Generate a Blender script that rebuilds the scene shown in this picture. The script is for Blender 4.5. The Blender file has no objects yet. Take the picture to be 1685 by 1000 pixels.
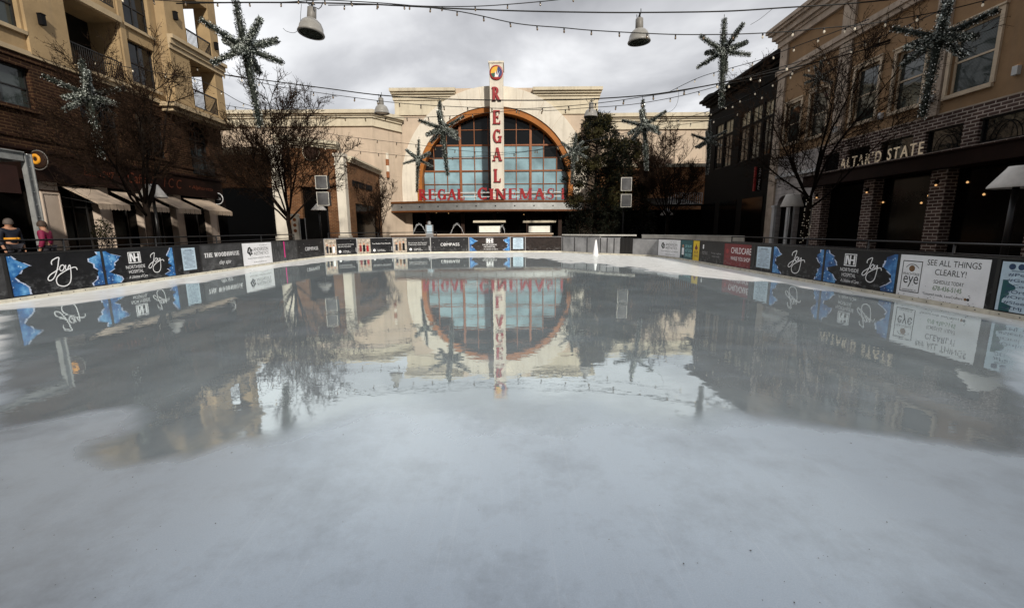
import bpy, math, random
from mathutils import Vector, Matrix
random.seed(7)
scn = bpy.context.scene
COL = scn.collection
R = math.radians

# ------------------------------------------------------------------ camera, light, exposure
FPX, PITCH, ROLL, EYE = 707.0, R(9.8), R(0.44), 1.5
cam_d = bpy.data.cameras.new("camera"); cam = bpy.data.objects.new("camera", cam_d); COL.objects.link(cam)
cam_d.sensor_fit = 'HORIZONTAL'; cam_d.sensor_width = 36; cam_d.lens = 36 * FPX / 1685
cam_d.clip_start = 0.05; cam_d.clip_end = 2000
cam.rotation_euler = (Matrix.Rotation(math.pi/2 - PITCH, 3, 'X') @ Matrix.Rotation(-ROLL, 3, 'Z')).to_euler()
cam.location = (0, 0, EYE)
scn.camera = cam

SUN_AZ, SUN_EL = R(20), R(27)           # behind the camera and to its right
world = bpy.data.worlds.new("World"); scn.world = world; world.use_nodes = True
wn, wl = world.node_tree.nodes, world.node_tree.links
wn.clear()
def wnode(t, **k):
    n = wn.new(t)
    for a, v in k.items(): setattr(n, a, v)
    return n
sky = wnode('ShaderNodeTexSky', sky_type='NISHITA', sun_disc=False, sun_elevation=SUN_EL, sun_rotation=math.pi - SUN_AZ)
geo = wnode('ShaderNodeTexCoord')
sep = wnode('ShaderNodeSeparateXYZ'); wl.new(geo.outputs['Generated'], sep.inputs[0])
addz = wnode('ShaderNodeMath', operation='ADD'); wl.new(sep.outputs['Z'], addz.inputs[0]); addz.inputs[1].default_value = 0.22
mx = wnode('ShaderNodeMath', operation='MAXIMUM'); wl.new(addz.outputs[0], mx.inputs[0]); mx.inputs[1].default_value = 0.05
dx = wnode('ShaderNodeMath', operation='DIVIDE'); wl.new(sep.outputs['X'], dx.inputs[0]); wl.new(mx.outputs[0], dx.inputs[1])
dy = wnode('ShaderNodeMath', operation='DIVIDE'); wl.new(sep.outputs['Y'], dy.inputs[0]); wl.new(mx.outputs[0], dy.inputs[1])
cb = wnode('ShaderNodeCombineXYZ'); wl.new(dx.outputs[0], cb.inputs[0]); wl.new(dy.outputs[0], cb.inputs[1]); cb.inputs[2].default_value = 3.7
nz = wnode('ShaderNodeTexNoise'); nz.inputs['Scale'].default_value = 0.95; nz.inputs['Detail'].default_value = 6; nz.inputs['Roughness'].default_value = 0.5
nz.inputs['Distortion'].default_value = 0.35
wl.new(cb.outputs[0], nz.inputs['Vector'])
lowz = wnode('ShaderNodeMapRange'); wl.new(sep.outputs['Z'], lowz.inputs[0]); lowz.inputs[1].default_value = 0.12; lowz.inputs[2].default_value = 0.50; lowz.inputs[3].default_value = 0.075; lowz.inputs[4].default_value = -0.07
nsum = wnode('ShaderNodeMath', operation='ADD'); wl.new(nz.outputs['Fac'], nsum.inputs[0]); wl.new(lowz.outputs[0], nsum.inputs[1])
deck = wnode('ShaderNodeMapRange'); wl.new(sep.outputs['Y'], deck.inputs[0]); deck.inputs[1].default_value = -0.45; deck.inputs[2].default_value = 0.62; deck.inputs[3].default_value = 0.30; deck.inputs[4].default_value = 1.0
cr = wnode('ShaderNodeValToRGB'); wl.new(nsum.outputs[0], cr.inputs[0])
e = cr.color_ramp.elements
e[0].position = 0.38; e[0].color = (3.7, 3.75, 3.95, 1)
e[1].position = 0.62; e[1].color = (11.0, 11.05, 11.2, 1)
m_ = e.new(0.5); m_.color = (6.6, 6.65, 6.9, 1)
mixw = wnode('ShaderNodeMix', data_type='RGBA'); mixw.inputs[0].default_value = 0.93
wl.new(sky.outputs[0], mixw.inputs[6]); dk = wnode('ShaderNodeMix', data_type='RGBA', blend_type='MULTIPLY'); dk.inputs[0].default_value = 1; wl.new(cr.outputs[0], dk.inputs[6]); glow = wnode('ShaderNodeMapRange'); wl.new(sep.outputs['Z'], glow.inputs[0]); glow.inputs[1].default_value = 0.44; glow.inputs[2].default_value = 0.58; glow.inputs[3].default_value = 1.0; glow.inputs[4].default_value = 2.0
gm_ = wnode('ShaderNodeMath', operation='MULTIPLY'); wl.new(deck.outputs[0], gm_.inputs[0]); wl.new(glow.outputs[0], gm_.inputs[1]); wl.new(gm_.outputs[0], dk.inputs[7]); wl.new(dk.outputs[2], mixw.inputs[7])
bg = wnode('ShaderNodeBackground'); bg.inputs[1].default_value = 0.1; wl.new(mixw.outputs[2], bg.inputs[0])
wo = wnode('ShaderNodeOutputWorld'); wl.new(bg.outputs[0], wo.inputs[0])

sd = bpy.data.lights.new("sun", 'SUN'); sun = bpy.data.objects.new("sun", sd); COL.objects.link(sun)
sd.energy = 4.0; sd.angle = R(2.5); sd.color = (1.0, 0.93, 0.82)
SUNDIR = Vector((math.sin(SUN_AZ)*math.cos(SUN_EL), -math.cos(SUN_AZ)*math.cos(SUN_EL), math.sin(SUN_EL)))
sun.rotation_euler = SUNDIR.to_track_quat('Z', 'Y').to_euler(); sun.location = (20, -60, 60)
vs = scn.view_settings; vs.view_transform = 'Standard'; vs.look = 'None'; vs.exposure = 0.0; vs.gamma = 1.0; vs.use_curve_mapping = False
scn.display_settings.display_device = 'sRGB'

# ------------------------------------------------------------------ surveying: photo pixel + a known plane -> point
_F = Vector((0, math.cos(PITCH), -math.sin(PITCH))); _R0 = Vector((1, 0, 0)); _U0 = Vector((0, math.sin(PITCH), math.cos(PITCH)))
_Rt = _R0*math.cos(ROLL) - _U0*math.sin(ROLL); _Up = _R0*math.sin(ROLL) + _U0*math.cos(ROLL)
def ray(x, y): return _F + _Rt*((x-842.5)/FPX) + _Up*((500-y)/FPX)
CAM = Vector((0, 0, EYE))
def at_y(x, y, Y): d = ray(x, y); return CAM + d*(Y/d.y)
def at_x(x, y, X): d = ray(x, y); return CAM + d*(X/d.x)
def at_z(x, y, z=0): d = ray(x, y); return CAM + d*((z-EYE)/d.z)

# ------------------------------------------------------------------ materials
def new_mat(name):
    m = bpy.data.materials.new(name); m.use_nodes = True
    return m, m.node_tree.nodes, m.node_tree.links, m.node_tree.nodes['Principled BSDF']
def mat(name, col, rough=0.6, var=0.25, scale=3.0, metal=0.0, spec=0.4, bump=0.0, emit=None, estr=0.0, alpha=None):
    """plain surface with weathering: colour varied by two scales of noise"""
    m, n, l, b = new_mat(name)
    b.inputs['Roughness'].default_value = rough; b.inputs['Metallic'].default_value = metal
    b.inputs['Specular IOR Level'].default_value = spec
    if var > 0:
        g = n.new('ShaderNodeNewGeometry')
        t = n.new('ShaderNodeTexNoise'); t.inputs['Scale'].default_value = scale; t.inputs['Detail'].default_value = 8; t.inputs['Roughness'].default_value = 0.65
        l.new(g.outputs['Position'], t.inputs['Vector'])
        r = n.new('ShaderNodeValToRGB'); l.new(t.outputs['Fac'], r.inputs[0])
        r.color_ramp.elements[0].position = 0.3; r.color_ramp.elements[1].position = 0.7
        r.color_ramp.elements[0].color = tuple(c*(1-var) for c in col)+(1,)
        r.color_ramp.elements[1].color = tuple(min(1, c*(1+var*0.5)) for c in col)+(1,)
        l.new(r.outputs[0], b.inputs['Base Color'])
        if bump > 0:
            bn = n.new('ShaderNodeBump'); bn.inputs['Strength'].default_value = bump; bn.inputs['Distance'].default_value = 0.02
            t2 = n.new('ShaderNodeTexNoise'); t2.inputs['Scale'].default_value = scale*14; t2.inputs['Detail'].default_value = 4
            l.new(g.outputs['Position'], t2.inputs['Vector']); l.new(t2.outputs['Fac'], bn.inputs['Height']); l.new(bn.outputs[0], b.inputs['Normal'])
    else:
        b.inputs['Base Color'].default_value = tuple(col)+(1,)
    if emit:
        b.inputs['Emission Color'].default_value = tuple(emit)+(1,); b.inputs['Emission Strength'].default_value = estr
    return m
def streak(m, amt=0.45, frost=False):
    """rain streaks down a wall, or (frost) ice spray along the foot of a board"""
    n, l = m.node_tree.nodes, m.node_tree.links; b = n['Principled BSDF']; inp = b.inputs['Base Color']
    g = n.new('ShaderNodeNewGeometry'); mp = n.new('ShaderNodeMapping'); l.new(g.outputs['Position'], mp.inputs[0])
    mp.inputs['Scale'].default_value = (6,6,9) if frost else (1.6,1.6,.10)
    t = n.new('ShaderNodeTexNoise'); t.inputs['Scale'].default_value = 1; t.inputs['Detail'].default_value = 7; t.inputs['Roughness'].default_value = .7; l.new(mp.outputs[0], t.inputs['Vector'])
    r = n.new('ShaderNodeMapRange'); l.new(t.outputs['Fac'], r.inputs[0]); r.inputs[1].default_value = .5; r.inputs[2].default_value = .75; r.inputs[4].default_value = amt
    f = r.outputs[0]
    if frost:
        s = n.new('ShaderNodeSeparateXYZ'); l.new(g.outputs['Position'], s.inputs[0]); q = n.new('ShaderNodeMapRange'); l.new(s.outputs[2], q.inputs[0]); q.inputs[1].default_value = .08; q.inputs[2].default_value = .55; q.inputs[3].default_value = 1; q.inputs[4].default_value = .05
        k = n.new('ShaderNodeMath'); k.operation = 'MULTIPLY'; l.new(f, k.inputs[0]); l.new(q.outputs[0], k.inputs[1]); f = k.outputs[0]
    x = n.new('ShaderNodeMix'); x.data_type = 'RGBA'; l.new(f, x.inputs[0])
    if inp.links: l.new(inp.links[0].from_socket, x.inputs[6])
    else: x.inputs[6].default_value = inp.default_value
    x.inputs[7].default_value = (.6,.62,.65,1) if frost else (.20,.16,.12,1)
    l.new(x.outputs[2], inp)
def brick_mat(name, c1, c2, mortar, bw=0.30, bh=0.095, ms=0.012):
    m, n, l, b = new_mat(name)
    g = n.new('ShaderNodeNewGeometry'); s = n.new('ShaderNodeSeparateXYZ'); l.new(g.outputs['Position'], s.inputs[0])
    a = n.new('ShaderNodeMath'); a.operation = 'ADD'; l.new(s.outputs[0], a.inputs[0]); l.new(s.outputs[1], a.inputs[1])
    c = n.new('ShaderNodeCombineXYZ'); l.new(a.outputs[0], c.inputs[0]); l.new(s.outputs[2], c.inputs[1])
    t = n.new('ShaderNodeTexBrick'); l.new(c.outputs[0], t.inputs['Vector'])
    t.inputs['Scale'].default_value = 1; t.inputs['Brick Width'].default_value = bw; t.inputs['Row Height'].default_value = bh
    t.inputs['Mortar Size'].default_value = ms; t.inputs['Mortar Smooth'].default_value = 0.2
    t.inputs['Color1'].default_value = c1+(1,); t.inputs['Color2'].default_value = c2+(1,); t.inputs['Mortar'].default_value = mortar+(1,)
    t.inputs['Bias'].default_value = -0.1
    nn = n.new('ShaderNodeTexNoise'); nn.inputs['Scale'].default_value = 1.2; nn.inputs['Detail'].default_value = 7; l.new(g.outputs['Position'], nn.inputs['Vector'])
    mr = n.new('ShaderNodeMapRange'); l.new(nn.outputs['Fac'], mr.inputs[0]); mr.inputs[1].default_value = 0.3; mr.inputs[2].default_value = 0.7; mr.inputs[3].default_value = 0.65; mr.inputs[4].default_value = 1.2
    mu = n.new('ShaderNodeMix'); mu.data_type = 'RGBA'; mu.blend_type = 'MULTIPLY'; mu.inputs[0].default_value = 1
    l.new(t.outputs['Color'], mu.inputs[6]); l.new(mr.outputs[0], mu.inputs[7]); l.new(mu.outputs[2], b.inputs['Base Color'])
    bp = n.new('ShaderNodeBump'); bp.inputs['Strength'].default_value = 0.6; bp.inputs['Distance'].default_value = 0.02; bp.invert = True
    l.new(t.outputs['Fac'], bp.inputs['Height']); l.new(bp.outputs[0], b.inputs['Normal'])
    b.inputs['Roughness'].default_value = 0.85; b.inputs['Specular IOR Level'].default_value = 0.2
    return m
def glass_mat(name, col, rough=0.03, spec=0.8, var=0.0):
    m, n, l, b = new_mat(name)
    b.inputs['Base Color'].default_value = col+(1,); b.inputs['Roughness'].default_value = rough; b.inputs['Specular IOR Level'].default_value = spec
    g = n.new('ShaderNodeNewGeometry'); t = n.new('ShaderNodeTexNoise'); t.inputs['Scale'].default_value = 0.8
    if var > 0:  # mottled colour imitates a cloudy sky mirrored in the panes
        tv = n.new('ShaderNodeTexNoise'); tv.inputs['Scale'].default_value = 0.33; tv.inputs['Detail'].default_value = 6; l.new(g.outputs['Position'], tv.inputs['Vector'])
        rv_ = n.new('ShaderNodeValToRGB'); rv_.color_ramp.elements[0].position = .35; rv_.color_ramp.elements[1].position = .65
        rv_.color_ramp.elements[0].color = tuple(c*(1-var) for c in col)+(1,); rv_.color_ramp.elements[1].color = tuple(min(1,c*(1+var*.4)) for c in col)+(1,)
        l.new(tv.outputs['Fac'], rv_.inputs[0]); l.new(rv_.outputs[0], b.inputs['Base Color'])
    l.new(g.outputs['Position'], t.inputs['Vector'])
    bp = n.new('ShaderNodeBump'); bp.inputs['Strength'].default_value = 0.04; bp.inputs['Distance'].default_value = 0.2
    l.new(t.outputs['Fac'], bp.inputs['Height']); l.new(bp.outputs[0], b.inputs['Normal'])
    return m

M = {}
M['stucco_warm'] = mat('stucco_warm', (0.39, 0.28, 0.155), 0.9, 0.22, 0.9, bump=0.35, spec=0.15)
M['stucco_trim'] = mat('stucco_trim', (0.47, 0.37, 0.24), 0.9, 0.2, 1.2, bump=0.25, spec=0.15)
M['stucco_tan'] = mat('stucco_tan', (0.32, 0.205, 0.115), 0.9, 0.18, 1.0, bump=0.3, spec=0.15)
M['stone_trim'] = mat('stone_trim', (0.50, 0.41, 0.33), 0.85, 0.3, 1.6, bump=0.3, spec=0.2)
M['cinema_cream'] = mat('cinema_cream', (0.60, 0.54, 0.42), 0.9, 0.16, 0.5, bump=0.2, spec=0.15)
M['cinema_beige'] = mat('cinema_beige', (0.54, 0.44, 0.345), 0.9, 0.14, 0.5, bump=0.2, spec=0.15)
M['cinema_pale'] = mat('cinema_pale', (0.70, 0.65, 0.56), 0.9, 0.12, 0.6, bump=0.2, spec=0.15)
M['orange_trim'] = mat('orange_trim', (0.36, 0.125, 0.02), 0.6, 0.25, 1.5, spec=0.3)
M['canopy_trim'] = mat('canopy_trim', (0.13, 0.042, 0.009), 0.6, 0.3, 1.5, spec=0.3)
M['mullion'] = mat('mullion', (0.26, 0.085, 0.025), 0.5, 0.25, 2)
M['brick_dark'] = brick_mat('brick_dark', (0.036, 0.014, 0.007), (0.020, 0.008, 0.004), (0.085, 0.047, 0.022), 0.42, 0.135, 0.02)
M['brick_warm'] = brick_mat('brick_warm', (0.17, 0.072, 0.03), (0.11, 0.046, 0.02), (0.24, 0.15, 0.085), 0.45, 0.15, 0.02)
M['brick_rust'] = brick_mat('brick_rust', (0.46, 0.20, 0.085), (0.36, 0.15, 0.06), (0.45, 0.30, 0.18), 0.5, 0.17, 0.02)
M['brick_grey'] = brick_mat('brick_grey', (0.075, 0.045, 0.038), (0.12, 0.078, 0.068), (0.48, 0.41, 0.36), 0.44, 0.15, 0.022)
M['white_brick'] = brick_mat('white_brick', (0.52, 0.48, 0.46), (0.44, 0.41, 0.40), (0.30, 0.28, 0.27), 0.7, 0.3, 0.015)
M['dark_brown'] = mat('dark_brown', (0.028, 0.013, 0.008), 0.6, 0.3, 2, spec=0.2)
M['band_brown'] = mat('band_brown', (0.018, 0.0075, 0.005), 0.7, 0.4, 1.4, spec=0.15)
M['black'] = mat('black', (0.006, 0.006, 0.007), 0.7, 0.3, 2, spec=0.12)
M['black_paint'] = mat('black_paint', (0.012, 0.012, 0.013), 0.35, 0.3, 4, spec=0.4)
M['charcoal'] = mat('charcoal', (0.005, 0.0045, 0.004), 0.8, 0.25, 0.8, spec=0.12)
M['dark_glass'] = glass_mat('dark_glass', (0.006, 0.007, 0.008), 0.05, 0.45)
M['shop_glass'] = glass_mat('shop_glass', (0.003, 0.003, 0.003), 0.12, 0.12)
M['green_glass'] = glass_mat('green_glass', (0.035, 0.045, 0.043), 0.04, 0.6)
M['cinema_glass'] = glass_mat('cinema_glass', (0.26, 0.40, 0.46), 0.06, 0.75, var=.45)  # var paints the sky's reflections into the pane colour
M['blind'] = mat('blind', (0.10, 0.13, 0.13), 0.5, 0.2, 2)
M['pane_cream'] = mat('pane_cream', (0.34, 0.30, 0.20), 0.3, 0.3, 2)
M['frame_dark'] = mat('frame_dark', (0.016, 0.015, 0.015), 0.5, 0.2, 3)
M['frame_tan'] = mat('frame_tan', (0.62, 0.50, 0.36), 0.6, 0.2, 3)
M['awning'] = mat('awning', (0.50, 0.40, 0.31), 0.9, 0.2, 2.5, spec=0.1)
M['cream_panel'] = mat('cream_panel', (0.56, 0.46, 0.38), 0.7, 0.15, 1.5, spec=0.2)
M['white_metal'] = mat('white_metal', (0.62, 0.63, 0.63), 0.45, 0.2, 2.5, spec=0.4)
M['pergola_white'] = mat('pergola_white', (0.27, 0.28, 0.28), 0.5, 0.35, 2.5)
M['steel'] = mat('steel', (0.42, 0.43, 0.43), 0.35, 0.25, 1.5, metal=0.7)
M['alu'] = mat('alu', (0.34, 0.34, 0.35), 0.5, 0.45, 1.3, metal=0.15)
M['alu_light'] = mat('alu_light', (0.60, 0.58, 0.53), 0.5, 0.3, 1.6)
M['red'] = mat('red', (0.30, 0.010, 0.014), 0.4, 0.2, 2)
M['red_side'] = mat('red_side', (0.16, 0.010, 0.012), 0.5, 0.2, 2)
M['sign_orange'] = mat('sign_orange', (0.15, 0.032, 0.010), 0.6, 0.3, 2)
M['letter_tan'] = mat('letter_tan', (0.70, 0.57, 0.40), 0.5, 0.2, 3, emit=(0.75, 0.6, 0.42), estr=0.22)
M['white'] = mat('white', (0.82, 0.82, 0.84), 0.5, 0.08, 3)
M['ad_white'] = mat('ad_white', (0.84, 0.84, 0.87), 0.45, 0.12, 3)
M['ad_black'] = mat('ad_black', (0.010, 0.010, 0.012), 0.45, 0.5, 3, spec=0.25)
M['ad_smear'] = mat('ad_smear', (0.055, 0.055, 0.058), 0.5, 0.85, 2.2, spec=0.25)
M['ad_wood'] = mat('ad_wood', (0.030, 0.022, 0.020), 0.6, 0.6, 5, spec=0.2)
M['paper_blue'] = mat('paper_blue', (0.50, 0.63, 0.74), 0.6, 0.22, 6)
M['teal'] = mat('teal', (0.006, 0.085, 0.10), 0.5, 0.2, 2)
M['yellow'] = mat('yellow', (0.75, 0.52, 0.01), 0.5, 0.15, 2)
M['maroon'] = mat('maroon', (0.17, 0.008, 0.012), 0.5, 0.25, 2)
M['pink_line'] = mat('pink_line', (0.75, 0.01, 0.25), 0.5, 0.1, 2)
M['ink'] = mat('ink', (0.012, 0.014, 0.016), 0.5, 0.1, 2)
M['ink_blue'] = mat('ink_blue', (0.02, 0.05, 0.12), 0.5, 0.1, 2)
M['cyan_text'] = mat('cyan_text', (0.35, 0.68, 0.72), 0.5, 0.1, 2)
M['green_text'] = mat('green_text', (0.05, 0.16, 0.03), 0.5, 0.1, 2)
M['skin'] = mat('skin', (0.42, 0.22, 0.14), 0.6, 0.1, 6)
M['hair'] = mat('hair', (0.05, 0.03, 0.02), 0.7, 0.3, 10)
M['hair_grey'] = mat('hair_grey', (0.11, 0.09, 0.08), 0.7, 0.3, 10)
M['jacket_pink'] = mat('jacket_pink', (0.19, 0.006, 0.045), 0.7, 0.2, 8)
M['jacket_navy'] = mat('jacket_navy', (0.006, 0.009, 0.02), 0.7, 0.2, 8)
M['trousers'] = mat('trousers', (0.02, 0.02, 0.028), 0.8, 0.2, 8)
M['bark'] = mat('bark', (0.014, 0.010, 0.008), 0.95, 0.5, 6, spec=0.05)
M['twig'] = mat('twig', (0.024, 0.0145, 0.0095), 0.95, 0.5, 3, spec=0.05)
M['leaf_dark'] = mat('leaf_dark', (0.007, 0.009, 0.004), 0.7, 0.6, 1.2, spec=0.15)
M['leaf_light'] = mat('leaf_light', (0.045, 0.040, 0.013), 0.7, 0.5, 1.5, spec=0.15)
M['tinsel_green'] = mat('tinsel_green', (0.032, 0.040, 0.032), 0.5, 0.5, 6)
M['tinsel_silver'] = mat('tinsel_silver', (0.62, 0.67, 0.62), 0.3, 0.3, 6, metal=0.4)
M['cable'] = mat('cable', (0.012, 0.012, 0.012), 0.6, 0.2, 4)
M['bulb_glass'] = mat('bulb_glass', (0.5, 0.45, 0.36), 0.15, 0.0, emit=(1.0, 0.86, 0.66), estr=0.22)
M['lamp_grey'] = mat('lamp_grey', (0.20, 0.19, 0.175), 0.5, 0.2, 4)
M['lamp_shell'] = mat('lamp_shell', (0.27, 0.26, 0.24), 0.35, 0.2, 4, spec=0.5)
M['lamp_lens'] = glass_mat('lamp_lens', (0.02, 0.025, 0.02), 0.1, 0.8)
M['shade'] = mat('shade', (0.60, 0.58, 0.55), 0.55, 0.15, 4)
M['glow_warm'] = mat('glow_warm', (0.5, 0.35, 0.2), 0.5, 0.0, emit=(1.0, 0.55, 0.22), estr=0.8)
M['screen_lit'] = mat('screen_lit', (0.7, 0.68, 0.6), 0.5, 0.2, 2.5, emit=(0.9, 0.87, 0.75), estr=0.28)
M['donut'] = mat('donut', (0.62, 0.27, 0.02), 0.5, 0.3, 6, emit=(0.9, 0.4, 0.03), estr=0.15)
M['water_jet'] = mat('water_jet', (0.7, 0.72, 0.74), 0.2, 0.2, 6)
M['speaker_grille'] = mat('speaker_grille', (0.085, 0.085, 0.09), 0.6, 0.5, 1.6, metal=0.2)
M['logo_yellow'] = mat('logo_yellow', (0.75, 0.42, 0.03), 0.5, 0.1, 3)
M['logo_blue'] = mat('logo_blue', (0.02, 0.03, 0.14), 0.5, 0.1, 3)
M['logo_green'] = mat('logo_green', (0.01, 0.08, 0.05), 0.5, 0.1, 3)
M['photo_warm'] = mat('photo_warm', (0.42, 0.36, 0.30), 0.5, 0.8, 9)
M['tan_wood'] = mat('tan_wood', (0.22, 0.11, 0.045), 0.6, 0.4, 2)

for k in ('cinema_cream','cinema_beige','cinema_pale','stucco_warm','stucco_trim','stucco_tan','stone_trim','white_brick'): streak(M[k], .38)
for k in ('ad_black','ad_smear','ad_wood','maroon','teal'): streak(M[k], .30, True)
def galaxy_mat():
    m, n, l, b = new_mat('blue_crystals')
    g = n.new('ShaderNodeNewGeometry')
    t = n.new('ShaderNodeTexNoise'); t.inputs['Scale'].default_value = 4; t.inputs['Detail'].default_value = 8; l.new(g.outputs['Position'], t.inputs['Vector'])
    r = n.new('ShaderNodeValToRGB'); l.new(t.outputs['Fac'], r.inputs[0])
    r.color_ramp.elements[0].position = 0.32; r.color_ramp.elements[0].color = (0.004, 0.03, 0.13, 1)
    r.color_ramp.elements[1].position = 0.70; r.color_ramp.elements[1].color = (0.16, 0.42, 0.72, 1)
    k = r.color_ramp.elements.new(0.5); k.color = (0.015, 0.14, 0.40, 1)
    v = n.new('ShaderNodeTexVoronoi'); v.inputs['Scale'].default_value = 11; l.new(g.outputs['Position'], v.inputs['Vector'])
    mr = n.new('ShaderNodeMapRange'); l.new(v.outputs['Distance'], mr.inputs[0]); mr.inputs[1].default_value = 0.10; mr.inputs[2].default_value = 0.22; mr.inputs[3].default_value = 0.8; mr.inputs[4].default_value = 0
    mi = n.new('ShaderNodeMix'); mi.data_type = 'RGBA'; l.new(mr.outputs[0], mi.inputs[0]); l.new(r.outputs[0], mi.inputs[6]); mi.inputs[7].default_value = (0.6, 0.78, 0.95, 1)
    l.new(mi.outputs[2], b.inputs['Base Color']); b.inputs['Roughness'].default_value = 0.5
    return m
M['galaxy'] = galaxy_mat()
M['galaxy_edge'] = mat('galaxy_edge', (0.55, 0.62, 0.80), 0.5, 0.4, 8)

# ------------------------------------------------------------------ mesh builder and object bookkeeping
class MB:
    def __init__(s): s.v = []; s.f = []; s.m = []; s.cur = 0; s.smooth = []
    def face(s, pts, smooth=False):
        i = len(s.v); s.v += [tuple(p) for p in pts]; s.f.append(tuple(range(i, i+len(pts)))); s.m.append(s.cur); s.smooth.append(smooth)
    def add(s, verts, faces, smooth=False):
        i = len(s.v); s.v += [tuple(p) for p in verts]
        for f in faces: s.f.append(tuple(k+i for k in f)); s.m.append(s.cur); s.smooth.append(smooth)
    def hexa(s, p):       # 8 points: bottom 4 ring, top 4 ring
        s.add(p, [(3,2,1,0),(4,5,6,7),(0,1,5,4),(1,2,6,5),(2,3,7,6),(3,0,4,7)])
    def box(s, x0,x1,y0,y1,z0,z1):
        s.hexa([(x0,y0,z0),(x1,y0,z0),(x1,y1,z0),(x0,y1,z0),(x0,y0,z1),(x1,y0,z1),(x1,y1,z1),(x0,y1,z1)])
    def fbox(s, fr, u0,u1,v0,v1,n0,n1):
        P = fr.pt
        s.hexa([P(u0,v0,n0),P(u1,v0,n0),P(u1,v0,n1),P(u0,v0,n1),P(u0,v1,n0),P(u1,v1,n0),P(u1,v1,n1),P(u0,v1,n1)])
    def quad(s, fr, u0,u1,v0,v1,n): s.face([fr.pt(u0,v0,n),fr.pt(u1,v0,n),fr.pt(u1,v1,n),fr.pt(u0,v1,n)])
    def tube(s, pts, rad, sides=6, caps=True, smooth=True):
        pts = [Vector(p) for p in pts]
        if not hasattr(rad, '__len__'): rad = [rad]*len(pts)
        rings = []; ref = None
        for i, p in enumerate(pts):
            d = (pts[min(i+1, len(pts)-1)] - pts[max(i-1, 0)])
            if d.length < 1e-9: d = Vector((0,0,1))
            d.normalize()
            if ref is None or abs(ref.dot(d)) > 0.98:
                ref = Vector((1,0,0)) if abs(d.x) < 0.8 else Vector((0,1,0))
            a = (ref - d*ref.dot(d)).normalized(); ref = a; b = d.cross(a)
            rings.append([p + (a*math.cos(2*math.pi*k/sides) + b*math.sin(2*math.pi*k/sides))*rad[i] for k in range(sides)])
        vs_ = [q for r in rings for q in r]; fs = []
        for i in range(len(pts)-1):
            for k in range(sides):
                k2 = (k+1) % sides
                fs.append((i*sides+k, i*sides+k2, (i+1)*sides+k2, (i+1)*sides+k))
        if caps: fs.append(tuple(reversed(range(sides)))); fs.append(tuple((len(pts)-1)*sides+k for k in range(sides)))
        s.add(vs_, fs, smooth)
    def lathe(s, c, prof, sides=24, axis=Vector((0,0,1)), smooth=True):   # prof: (radius, height) list
        q = Vector((0,0,1)).rotation_difference(axis); c = Vector(c)
        vs_ = []; fs = []
        for r, h in prof:
            for k in range(sides):
                a = 2*math.pi*k/sides; vs_.append(c + q @ Vector((r*math.cos(a), r*math.sin(a), h)))
        for i in range(len(prof)-1):
            for k in range(sides):
                k2 = (k+1) % sides; fs.append((i*sides+k, i*sides+k2, (i+1)*sides+k2, (i+1)*sides+k))
        s.add(vs_, fs, smooth)
    def disc(s, fr, u, v, r, n, sides=28, r2=None):
        r2 = r2 or r
        s.face([fr.pt(u+r*math.cos(2*math.pi*k/sides), v+r2*math.sin(2*math.pi*k/sides), n) for k in range(sides)])
    def build(s, name, mats, parent=None):
        me = bpy.data.meshes.new(name); me.from_pydata(s.v, [], s.f)
        if not isinstance(mats, (list, tuple)): mats = [mats]
        for m in mats: me.materials.append(m)
        me.polygons.foreach_set('material_index', s.m); me.polygons.foreach_set('use_smooth', s.smooth)
        o = bpy.data.objects.new(name, me); COL.objects.link(o)
        if parent is not None:
            w = WORLD[parent]; me.transform(w.inverted()); o.parent = parent; WORLD[o] = w
        else: WORLD[o] = Matrix.Identity(4)
        me.update()
        return o
WORLD = {}
class Fr:            # a wall plane: u along, v up, n out of the wall
    def __init__(s, o, u, n, v=(0,0,1)): s.o = Vector(o); s.u = Vector(u).normalized(); s.n = Vector(n).normalized(); s.v = Vector(v)
    def pt(s, u, v, n=0): return s.o + s.u*u + s.v*v + s.n*n
    def off(s, n): return Fr(s.o + s.n*n, s.u, s.n, s.v)
def tag(o, label, cat, group=None, kind=None):
    if label: o['label'] = label
    if cat: o['category'] = cat
    if group: o['group'] = group
    if kind: o['kind'] = kind
    return o
def thing(name, loc, label, cat, group=None, mw=None):
    o = bpy.data.objects.new(name, None); COL.objects.link(o); o.empty_display_size = 0.3
    w = mw if mw is not None else Matrix.Translation(Vector(loc))
    o.matrix_world = w; WORLD[o] = w.copy()
    return tag(o, label, cat, group)
def copy_tree(o, loc=None, rz=None, label=None, mw=None):
    c = o.copy(); COL.objects.link(c)
    if label: c['label'] = label
    if loc is not None: c.location = loc
    if rz is not None: c.rotation_euler = (0, 0, rz)
    def rec(a, b):
        for ch in list(a.children):
            d = ch.copy(); COL.objects.link(d); d.parent = b; rec(ch, d)
    rec(o, c); return c

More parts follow.
